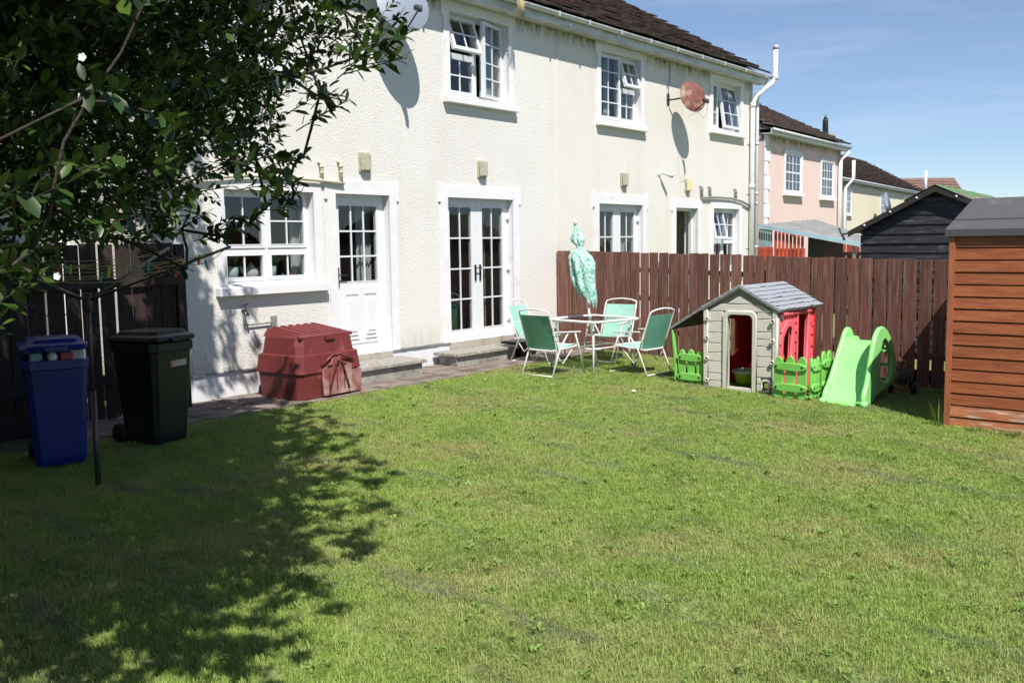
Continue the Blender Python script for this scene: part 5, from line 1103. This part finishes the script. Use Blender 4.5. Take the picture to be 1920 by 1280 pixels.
yl, Ly = bg_house('cream_terrace_house', 'pale yellow terraced house past the pink one with round dish', (58.5, 21.5), (87, 24.3), M_yellow, M_tile2, [(2.4, 3.3, 1.5, 1.5), (12.5, 3.2, 1.6, 1.7), (20.5, 3.2, 1.6, 1.7), (26, 3.2, 1.4, 1.7)], False, 29, 5.2)
dsm = MB().lathe([(1.0, .18), (.7, .09), (.35, .02), (0, 0)], (0, 0, 0), 20, Matrix.Rotation(R(80), 4, 'X') @ Matrix.Rotation(R(0), 4, 'Y')); dsm.build('satellite_dish', M_dish, yl, world=False, M=T(10.3, -.8, 3.9))
MB().tube([(1.9, -.15, -.3), (1.9, -.15, 4.9), (2.4, -.5, 5.5), (2.4, -.5, 6.6)], .11, 8).build('soil_pipe', M_pipe, yl, world=False)
MB().tube([(27.3, -.4, 5.3), (27.3, -.4, 7.3)], .13, 8).build('soil_pipe', M_pipe, yl, world=False)
bh, Lb = bg_house('brown_roofed_house', 'distant house of which mostly the brown tiled roof shows', (112.2, 36.2), (118.5, 28.2), M_yellow, M_tile3, [], False, 33, 4.0, 5.7)
# chimneys standing behind the pink roof
ch = thing('chimney', 'cream chimney with tall dark pot behind the pink house roof', 'chimney', (54.1, 20.5, 4.75))
MB().box((-.35, -.35, 0), (.35, .35, 2.75)).build('stack', M_yellow, ch, world=False, bevel=.02); MB().box((-.42, -.42, 2.75), (.42, .42, 2.87)).build('cap', M_conc_l, ch, world=False)
MB().lathe([(.17, 0), (.15, .75), (.17, .8)], (0, 0, 2.87), 12).build('pot', M_dgrey, ch, world=False); MB().lathe([(.14, 0), (.02, .3), (0, .3)], (0, 0, 3.67), 8).build('cowl', M_dgrey, ch, world=False)
# ------------------------------------------------------------------ black shed next door
bs = thing('black_shed', 'black timber shed with green felt ridge behind the fence', 'shed', (14.5, 3.86, 0))
AYc, AZc, EZ, EY0, EY1 = 3.86, 2.44, 1.90, 4.92, 2.60
z = -.1
while z < 2.425:
    z1 = min(z+.135, 2.43)
    def ylim(zz):
        if zz <= EZ: return EY0, EY1
        k = (zz-EZ)/(AZc-EZ); return EY0+(AYc-EY0)*k, EY1+(AYc-EY1)*k
    a0, b0 = ylim(z); a1, b1 = ylim(z1)
    j0 = random.uniform(-.006, .006)
    MB().hexa([(14.48+j0, a0, z+.006), (14.48, b0, z+.006), (14.5, b0, z+.006), (14.5, a0, z+.006), (14.494, a1, z1), (14.494, b1, z1), (14.51, b1, z1), (14.51, a1, z1)]).build('plank', M_black, bs); z = z1
MB().prism([(EY0-.02, -.1), (EY0-.02, EZ-.02), (AYc, AZc-.02), (EY1+.02, EZ-.02), (EY1+.02, -.1)], lambda p: (14.512, p[0], p[1]), lambda p: (17.6, p[0], p[1])).build('body', M_black, bs)
for sgn, ye in ((1, EY0+.16), (-1, EY1-.18)):
    sl2 = (AZc-EZ)/(EY0-AYc) if sgn > 0 else (AZc-EZ)/(AYc-EY1); ze = AZc-abs(ye-AYc)*sl2
    MB().hexa([(14.40, AYc, AZc+.0), (14.40, ye, ze+.0), (17.75, ye, ze+.0), (17.75, AYc, AZc-.06), (14.40, AYc, AZc+.03), (14.40, ye, ze+.03), (17.75, ye, ze+.03), (17.75, AYc, AZc-.03)]).build('roof_sheet', M_brownsheet, bs)
    MB().hexa([(14.385, AYc, AZc-.055), (14.385, ye, ze-.055), (14.40, ye, ze-.055), (14.40, AYc, AZc-.055), (14.385, AYc, AZc+.03), (14.385, ye, ze+.03), (14.40, ye, ze+.03), (14.40, AYc, AZc+.03)]).build('barge_board', M_dark, bs)
    gy = AYc+sgn*.42; gzz = AZc-.42*sl2; rg1 = []
    xs_ = [14.375+i*.3 for i in range(12)]
    V = [(x, AYc, AZc+.05-.02*(x-14.4)+random.uniform(-.006, .006)) for x in xs_]+[(x, AYc+sgn*(.42+random.uniform(-.05, .03)), gzz+.045-.02*(x-14.4)) for x in xs_]
    MB().add(V, [(i, i+1, 12+i+1, 12+i) for i in range(11)]).build('ridge_felt', M_greenfelt, bs)
    for k in (.2, .5, .8): MB().lathe([(.016, 0), (.016, .01), (0, .012)], (14.384, AYc+(ye-AYc)*k, AZc+(ze-AZc)*k-.01), 8, Matrix.Rotation(R(-90), 4, 'Y')).build('nail_cap', M_white, bs)
t = thing('roof_aerial', 'dark broken aerial arm on the left eaves of black shed', 'aerial', (14.4, 5.05, 1.8)); MB().tube([(14.4, 5.06, 1.83), (14.4, 5.17, 1.80)], .014, 6).build('arm', M_dgrey, t); MB().tube([(14.4, 5.22, 1.90), (14.4, 5.13, 1.72)], .017, 6).build('mast', M_dgrey, t)
# ------------------------------------------------------------------ lean-to next door
lt = thing('lean_to_shelter', 'lean-to with pale blue sheet roof and red boards beyond fence', 'shelter', (22, 8.6, 0))
mb = MB(); n = 26; V = []
for i in range(n+1):
    x = 22+3.6*i/n; dz = .02*math.cos(i*math.pi); V += [(x, 9.95, 2.10+dz+(x-22)*.045), (22+(x-22)*.4, 7.4, 1.60+dz)]
mb.add(V, [(2*i, 2*i+1, 2*i+3, 2*i+2) for i in range(n)]); mb.build('roof_sheet', M_grey2, lt)
MB().hexa([(21.95, 9.97, 2.04), (21.95, 7.38, 1.53), (21.98, 7.38, 1.53), (21.98, 9.97, 2.04), (21.95, 9.97, 2.13), (21.95, 7.38, 1.64), (21.98, 7.38, 1.64), (21.98, 9.97, 2.13)]).build('verge_flashing', M_bluesheet, lt)
for i in range(6): MB().box((22.05, 9.62+i*.06, 1.55), (22.07, 9.665+i*.06, 2.0)).build('teal_panel', M_teal, lt)
for i in range(8): MB().box((22.03, 9.60+i*.05-.02, 0), (22.045, 9.60+i*.05+.024, 1.56)).build('board', M_redfence, lt)
for i in range(8):
    y = 9.55-i*.095; zt = 1.98-(9.55-y)*.2; MB().box((22.03, y-.085 if i > 99 else y-.062, 0), (22.05, y, zt if i % 1 == 0 else 1.6)).build('board', M_redfence, lt)
for i in range(8):
    y = 9.55-i*.095; MB().box((22.052, y-.095, 0), (22.06, y-.0, 1.52)).build('board', M_redfence, lt)
MB().box((22.2, 8.4, 0), (23.5, 8.78, 1.8)).build('dark_block', M_dark, lt)  # plain dark block filling the space beside the boards
for y in (7.62, 7.48): MB().box((22.02 if y > 7.5 else 24.8, y-.03, 0), (22.09 if y > 7.5 else 24.87, y+.04, 1.58)).build('post', M_wood, lt)
rf = thing('red_fence', 'bright red-brown paling fence under the lean-to roof', 'fence', (25.5, 8, 0))
y = 9.4
while y > 5.2: MB().box((25.5, y-.16, 0), (25.53, y, 1.72)).build('board', M_redfence, rf); y -= .185
MB().box((25.44, 5.2, 1.28), (25.49, 9.4, 1.38)).build('rail', M_boardw, rf)
# ------------------------------------------------------------------ leafy tree at left
VIEW = [(-400, -400), (700, -400), (740, -30), (745, 20), (735, 70), (690, 80), (660, 75), (625, 140), (615, 185), (570, 165), (535, 175), (520, 215), (530, 240), (525, 268), (540, 285), (530, 330), (540, 365), (500, 385), (470, 410), (400, 450), (360, 480), (340, 470), (325, 450), (240, 460), (210, 455), (150, 440), (95, 490), (60, 470), (60, 545), (20, 560), (-400, 620)]
SHAD = [(5.2, 12), (5.9, 9.6), (6.6, 9.3), (7.15, 8.95), (6.9, 8.0), (6.4, 7.4), (6.2, 6.9), (5.7, 6.35), (5.36, 5.6), (5.0, 5.45), (4.75, 4.95), (4.25, 4.5), (3.7, 4.32), (3.35, 4.1), (3.0, 3.75), (2.62, 3.3), (2.2, 2.6), (1.5, 1.6), (-3, 1), (-6, 12)]
def inside(poly, X, Y):
    c = np.zeros(X.shape, bool); n = len(poly)
    for i in range(n):
        x0, y0 = poly[i]; x1, y1 = poly[(i+1) % n]
        if y0 == y1: continue
        cond = ((y0 > Y) != (y1 > Y)) & (X < (x1-x0)*(Y-y0)/(y1-y0)+x0); c ^= cond
    return c
ELL = [((2.75, 4.9, 3.3), (2.6, 2.7, 1.9), 1.0), ((2.6, 6.6, 4.0), (2.7, 2.4, 1.6), .8), ((1.1, 2.6, 2.35), (1.0, 1.0, .85), .25), ((1.9, 2.9, 2.7), (1.2, 1.2, .8), .3), ((1.6, 2.7, 3.3), (1.5, 1.6, .8), .6), ((.4, 5, 2.9), (2.0, 3.0, 1.9), .35), ((-1.2, 6.5, 2.6), (2.0, 3.2, 2.2), .25), ((4.7, 7.2, 4.9), (1.2, 1.4, 1.1), .5), ((2.3, 5.4, 2.9), (1.3, 2.0, 1.4), 1.1)]  # crown volumes; the far-left ones are unseen, added to block sky light
def sample(n):
    out = []
    wts = np.array([e[2]*e[1][0]*e[1][1]*e[1][2] for e in ELL]); wts /= wts.sum()
    while sum(len(o) for o in out) < n:
        k = 6000; idx = rng.choice(len(ELL), k, p=wts); d = rng.normal(size=(k, 3)); d /= np.linalg.norm(d, axis=1)[:, None]; r_ = rng.random(k)**(1/2.4)
        c = np.array([ELL[i][0] for i in idx]); s_ = np.array([ELL[i][1] for i in idx]); P = c+d*s_*r_[:, None]
        rel_ = P-np.array([0, 0, CAMH]); dep = rel_ @ np.array(wv); ok = (dep > .9) | (P[:, 0] < 0)
        u = 960+F_*(rel_ @ np.array(rv))/np.maximum(dep, .05); v = 640-F_*(rel_ @ np.array(uv))/np.maximum(dep, .05)
        inframe = (u > 0) & (u < 1920) & (v > 0) & (v < 1280); okv = np.where(inframe, inside(VIEW, u, v), (u < 0) | (v < -20) | (u < 760)); okv |= dep < 0
        gzv = -GS*(W-P[:, 1]); t_ = (P[:, 2]-gzv)/1.65; gx = P[:, 0]+.65*t_; gy = P[:, 1]+t_
        tw_ = W-P[:, 1]; wx = P[:, 0]+.65*tw_; wz = P[:, 2]-1.65*tw_; onwall = (wz > .05) & (wx > 5.6)
        oks = np.where(onwall, (wx < 6.35) & (wz < 2.75) & (wz > .2) | (wx < 7.0) & (wz < 1.45) & (rng.random(k) < .35), inside(SHAD, gx, gy))
        # loose, airy tips towards the right, dense towards the left
        dens = np.clip(1.2-np.clip(u-280, 0, 500)/420, .22, 1); dens = np.where((u > 340) & (v > 330) & (v < 600), .22, dens); keep = rng.random(k) < dens
        # clumpiness
        cl = np.sin(P[:, 0]*4.1+1)*np.sin(P[:, 1]*3.7+2)*np.sin(P[:, 2]*4.9); keep &= (cl > -.45) | (rng.random(k) < .45)
        ok &= okv & oks & keep & (P[:, 2] > 1.25) & (np.linalg.norm(P[:, :2], axis=1) > 1.3)
        out.append(P[ok])
    return np.concatenate(out)[:n]
TW = sample(19000)
# explicit twig tips along the right-hand edge seen in the photograph
def at_px(x, y, dist):
    d = (wv+rv*((x-960)/F_)-uv*((y-640)/F_)); d = d/math.hypot(d.x, d.y); return Vector((0, 0, CAMH))+d*dist
tipsx = []
for (x, y, dd) in [(765, 62, 3.1), (745, 75, 3.1), (725, 90, 3.15), (755, 110, 3.2), (735, 115, 3.2), (700, 75, 3.3), (680, 40, 3.3), (690, 100, 3.4), (650, 190, 3.7), (635, 180, 3.7), (630, 200, 3.7), (600, 175, 3.8), (570, 290, 4.1), (555, 300, 4.1), (545, 330, 4.2), (560, 345, 4.2), (560, 365, 4.2), (548, 385, 4.3), (510, 345, 4.4), (500, 390, 4.5), (470, 420, 4.6), (440, 410, 4.7), (480, 300, 4.4), (420, 445, 4.8), (400, 440, 4.8), (350, 505, 5.0), (340, 430, 5.0), (390, 400, 5.0), (365, 360, 4.9), (430, 350, 4.8), (60, 470, 2.2), (30, 430, 2.0), (45, 350, 1.9), (100, 355, 2.1), (20, 500, 2.1), (70, 520, 2.3)]:
    tipsx.append(at_px(x, y, dd))
TIPN = len(tipsx)
TWA = np.concatenate([np.array([tuple(p) for p in tipsx]), TW])
tree = thing('laurel_tree', 'large leafy evergreen tree overhanging the left side of the garden', 'tree', (1.35, 4.9, gz(4.9)))
trunk_top = Vector((1.45, 4.95, 1.55)); nodes = [Vector((1.35, 4.9, -.25)), Vector((1.38, 4.92, .6)), trunk_top]; par_ = [-1, 0, 1]
bm_ = MB(); bm_.tube([nodes[0], nodes[1], trunk_top], [.15, .12, .10], 10)
order = np.argsort(np.linalg.norm(TWA-np.array(trunk_top), axis=1)); pos = [np.array(trunk_top)]; parent_idx = {0: None}; store = [trunk_top]; 
# skeleton of limbs: subset first
sub = [i for i in order if i < TIPN or i % 14 == 0]
arr = np.array([tuple(trunk_top)]); conn = [-1]; cnt = [0]; ids = [-1]
for i in sub:
    p = TWA[i]; dv = np.linalg.norm(arr-p, axis=1)+.25*np.linalg.norm(arr-np.array(trunk_top), axis=1); dv = np.where(np.linalg.norm(arr-p, axis=1) < .05, 9, dv); j = int(np.argmin(dv)); arr = np.vstack([arr, p]); conn.append(j); cnt.append(0); ids.append(i)
for k in range(len(conn)-1, 0, -1): cnt[conn[k]] += cnt[k]+1
rad = [min(.020, .0024+.0007*math.sqrt(c)) for c in cnt]
for k in range(1, len(conn)):
    a = Vector(arr[conn[k]]); b = Vector(arr[k]); L_ = (b-a).length; mid_ = a.lerp(b, .5)+Vector((random.uniform(-.1, .1), random.uniform(-.1, .1), -.08*L_+random.uniform(-.05, .1)))*L_*.8
    bm_.tube([a, mid_, b], [min(rad[conn[k]], rad[k]*1.5), rad[k]*1.15, rad[k]], 5, cap=False)
bm_.build('trunk', M_bark, tree)
# twigs with alternate leaves
def leaf_template():
    return np.array([(0, 0, 0), (.32, -.20, .03), (.32, 0, -.02), (.32, .20, .03), (.70, -.21, -.01), (.70, 0, -.06), (.70, .21, -.01), (1, 0, -.12)]), [(0, 1, 2), (0, 2, 3), (1, 4, 5, 2), (2, 5, 6, 3), (4, 7, 5), (5, 7, 6)]
LT, LF = leaf_template()
LV = []; LFc = []; LTint = []; leaves = []
tw = MB()
for i, p in enumerate(TWA):
    P = Vector(p); out = (P-Vector((1.6, 4.9, 2.6))); out.z *= .5; out = out.normalized() if out.length > 0 else Vector((1, 0, 0))
    dirn = (out*1.0+Vector((random.gauss(0, .5), random.gauss(0, .5), random.gauss(.12, .4)))).normalized(); ln = random.uniform(.10, .20); nl_ = random.randint(6, 10)
    if i < TIPN:
        dirn = (rv*random.uniform(.5, 1)+uv*random.uniform(-.1, .5)+wv*random.uniform(-.3, .3)).normalized(); nl_ = 9
    base = P-dirn*ln*(.9 if i < TIPN else .5); tw.tube([base, P+dirn*ln*.1], [.0028, .0016], 3, cap=False)
    sd_ = dirn.cross(Vector((0, 0, 1))); sd_ = sd_.normalized() if sd_.length > .1 else Vector((1, 0, 0)); up_ = sd_.cross(dirn); tin = min(1, max(0, random.gauss(.30, .26)))
    ph0 = random.uniform(0, 6.28); u_q, v_q, k_q = px_of(P); big_ = 1.0 if (k_q > 0 and -60 < u_q < 1920 and -60 < v_q < 1300) or (P.y < 3.6 and P.z < 2.7) else 1.7  # leaves out of view are enlarged to deepen the shade below
    for k in range(nl_):
        f_ = .15+.9*k/nl_; q = base+dirn*ln*f_; ang = ph0+k*2.4; rad_ = sd_*math.cos(ang)+up_*math.sin(ang); ax = (dirn*random.uniform(.4, 1.0)+rad_*.8+Vector((0, 0, random.uniform(-.1, .25)))).normalized()
        sz = random.uniform(.044, .074)*(1.0 if k < nl_-2 else .8)*big_; nn = Vector((random.gauss(0, .45), random.gauss(0, .45), 1)); s2 = ax.cross(nn).normalized(); n2 = s2.cross(ax)
        if i < TIPN and random.random() < .0: continue
        leaves.append((q, ax, s2, n2, sz, min(1.3, max(0, tin+random.gauss(0, .15)+(.35 if k >= nl_-2 and random.random() < .35 else 0)))))
# the 300 leaves that show largest become parts; the rest one mass
sc_ = []
for i, l in enumerate(leaves):
    u, v, k = px_of(l[0]); sc_.append(l[4]/k*abs(l[3].dot(wv)) if (k > .5 and 0 < u < 1920 and 0 < v < 700) else 0)
big = set(np.argsort(sc_)[-300:].tolist())
nv = len(LT); allv = np.zeros((len(leaves)*nv, 3)); faces = []; tints = []; n = 0
lm = []
for tt in (0.15, .4, .65, .95):
    me = bpy.data.meshes.new('leaf'); me.from_pydata([tuple(v) for v in LT], [], LF); me.materials.append(M_leaf); at = me.attributes.new('tint', 'FLOAT', 'FACE'); at.data.foreach_set('value', [tt]*len(LF)); me.polygons.foreach_set('use_smooth', [True]*len(LF)); lm.append(me)
tl = Vector(tree.location)
for i, (q, ax, s2, n2, sz, tn) in enumerate(leaves):
    if i in big:
        o = bpy.data.objects.new('leaf', lm[min(3, int(max(tn, 0)*3.4))]); COL.objects.link(o); o.parent = tree; c = q-tl
        o.matrix_local = Matrix(((ax.x*sz, s2.x*sz, n2.x*sz, c.x), (ax.y*sz, s2.y*sz, n2.y*sz, c.y), (ax.z*sz, s2.z*sz, n2.z*sz, c.z), (0, 0, 0, 1))); continue
    B = np.array([ax, s2, n2])*sz; allv[n*nv:(n+1)*nv] = LT @ B+np.array(q-tl); b0 = n*nv; faces += [tuple(b0+x for x in f) for f in LF]; tints += [tn]*len(LF); n += 1
me = bpy.data.meshes.new('crown'); me.from_pydata(allv[:n*nv].tolist(), [], faces); me.materials.append(M_leaf); at = me.attributes.new('tint', 'FLOAT', 'FACE'); at.data.foreach_set('value', tints); me.polygons.foreach_set('use_smooth', [True]*len(faces))
o = bpy.data.objects.new('crown', me); COL.objects.link(o); o.parent = tree; o['kind'] = 'stuff'
tw.build('twigs', M_bark, tree, kind='stuff')
# unseen hedge added on the far left to block sky light
hg = thing('hedge', 'dense unseen hedge added to block sky light on the left', 'hedge', (-3.2, 4, gz(4)))
core = MB(); core.box((-3.9, -3.5, -.4), (-2.9, 9.3, 2.7), j=.12); core.build('branches', M_bark, hg)
k_ = 9000; HV = np.zeros((k_*nv, 3)); HF = []; HT = []
for i in range(k_):
    fz = random.random(); q = Vector((-2.88+random.uniform(-.05, .28), random.uniform(-3.6, 9.3), random.uniform(-.1, 2.9))) if fz < .8 else Vector((random.uniform(-3.95, -2.7), random.uniform(-3.6, 9.3), 2.72+random.uniform(0, .25)))
    ax = Vector((random.gauss(.4, .5), random.gauss(0, .6), random.gauss(.1, .5))).normalized(); s2 = ax.cross(Vector((random.gauss(0, .5), random.gauss(0, .5), 1))).normalized(); n2 = s2.cross(ax); sz = random.uniform(.07, .12)
    HV[i*nv:(i+1)*nv] = LT @ (np.array([ax, s2, n2])*sz)+np.array(q-Vector(hg.location)); HF += [tuple(i*nv+x for x in f) for f in LF]; HT += [random.random()*.6]*len(LF)
me = bpy.data.meshes.new('leaves'); me.from_pydata(HV.tolist(), [], HF); me.materials.append(M_leaf); at = me.attributes.new('tint', 'FLOAT', 'FACE'); at.data.foreach_set('value', HT)
put(me, 'leaves', hg, kind='stuff')
# white blossom
def blossom(x, y, d):
    P = at_px(x, y, d); mb = MB()
    for k in range(5):
        a = 2*math.pi*k/5; e = rv*math.cos(a)+uv*math.sin(a); g = rv*-math.sin(a)+uv*math.cos(a); mb.add([P, P+e*.005-g*.004-wv*.002, P+e*.009-g*.003-wv*.003, P+e*.009+g*.003-wv*.003, P+e*.005+g*.004-wv*.002], [(0, 1, 2, 3, 4)])
    mb.build('blossom', M_white, tree)
for b_ in ((155, 108, 2.3), (108, 518, 2.5)): blossom(*b_)
# ------------------------------------------------------------------ weeds and small litter
def tuft(name, label, cat, loc, n, h, spread, m, parent=None):
    mb = MB()
    for i in range(n):
        a = random.uniform(0, 6.28); r0 = random.uniform(0, spread*.3); hh = h*random.uniform(.4, 1); w = random.uniform(.0015, .003); d = Vector((math.cos(a), math.sin(a), 0)); s_ = Vector((-d.y, d.x, 0))*w
        p0 = Vector(loc)+d*r0; p1 = p0+d*spread*.3+Vector((0, 0, hh*.6)); p2 = p0+d*spread*random.uniform(.5, 1)+Vector((0, 0, hh)); mb.add([p0-s_, p0+s_, p1+s_, p1-s_, p2], [(0, 1, 2, 3), (3, 2, 4)])
    if parent: return mb.build(name, m, parent)
    o = one(mb, name, m, label, cat, loc); a = o.data.attributes.new('tint', 'FLOAT', 'FACE'); a.data.foreach_set('value', [random.random() for _ in o.data.polygons]); return o
for i, (x, y, h, n, lb) in enumerate(((10.30, 2.66, .30, 26, 'tall thin grass tuft at the left corner of orange shed'), (10.28, 2.30, .10, 60, 'low weeds along the foot of the orange shed, nearest its corner'), (10.26, 1.95, .13, 60, 'low weeds at the foot of orange shed near photo edge'), (10.33, 2.12, .07, 50, 'short weeds under the middle of the orange shed wall'))):
    tuft('grass_tuft', lb, 'weeds', (x, y, gz(y)), n, h, .13, M_weed)
g_ = thing('gutter_weed', 'dry and green weeds growing out of the near house gutter', 'weeds', (11.75, W-.33, EAVE+.15))
tuft('stems', None, None, (11.80, W-.34, EAVE+.13), 50, .22, .16, M_weed, g_); 
mb = MB()
for i in range(40):
    x = 11.68+random.uniform(-.1, .1); mb.tube([(x, W-.36, EAVE+.17), (x+random.uniform(-.04, .04), W-.42, EAVE+.12), (x+random.uniform(-.07, .07), W-.43, EAVE-.03-random.random()*.12)], .003, 3)
mb.build('dry_stems', mat('straw', (.42, .34, .18), .9), g_)
cR = math.cos(R(29.5)); sR = math.sin(R(29.5))
for i, (x, u_, h, lb) in enumerate(((12.55, .8, .30, 'dry reddish weed on the roof, leftmost of the roof weeds'), (13.35, 1.4, .34, 'dry red weed standing midway up the roof tiles'), (14.3, .9, .40, 'tallest dry red weed on the roof tiles'), (14.5, 2.6, .42, 'bushy red weed high on the roof near the skyline'), (15.7, 1.5, .30, 'dry brown weed with yellow flowers on the roof'))):
    P = Vector((x, W-.34+u_*cR, EAVE+.22+u_*sR)); mb = MB()
    for k in range(7):
        a = random.uniform(0, 6.28); hh = h*random.uniform(.5, 1); mb.tube([P, P+Vector((math.cos(a)*.03, math.sin(a)*.03, hh*.5)), P+Vector((math.cos(a)*.07, math.sin(a)*.07, hh))], [.008, .008, .012], 4)
        for q in range(5): b = P+Vector((math.cos(a)*.06, math.sin(a)*.06, hh*(.5+.1*q))); mb.tube([b, b+Vector((random.uniform(-.05, .05), random.uniform(-.05, .05), .03))], .007, 3)
    one(mb, 'roof_weed', M_rweed, lb, 'weeds', tuple(P))
mb = MB(); LTs = [(3.04, 3.73, .05), (5.2, 5.1, .03), (4.5, 5.9, .03), (2.5, 4.4, .03), (5.6, 7.5, .035), (5.9, 4.6, .02)]
for i, (x, y, s_) in enumerate(LTs):
    P = Vector((x, y, gz(y)+.035)); a = random.uniform(0, 6.28); ax = Vector((math.cos(a), math.sin(a), .2)); s2 = Vector((-math.sin(a), math.cos(a), .3)); mb = MB(); mb.add([tuple(P+ax*v[0]*s_+s2*v[1]*s_+Vector((0, 0, v[2]*s_))) for v in LT], LF)
    one(mb, 'fallen_leaf', M_leafbrown, 'small orange-brown fallen leaf lying on the lawn', 'leaf', tuple(P), 'fallen leaves on the lawn')
rank([(px_of(o.location)[0], o) for o in COL.objects if o.name.startswith('fallen_leaf')], '%s of the small orange-brown fallen leaves lying on the lawn')
mb = MB().lathe([(0, 0), (.03, .01), (.025, .02), (0, .025)], (9.88, 6.06, gz(6.06)+.03), 7); one(mb, 'litter_scrap', M_white, 'tiny white scrap on the sunny lawn before the patio table', 'litter', (9.88, 6.06, gz(6.06)))
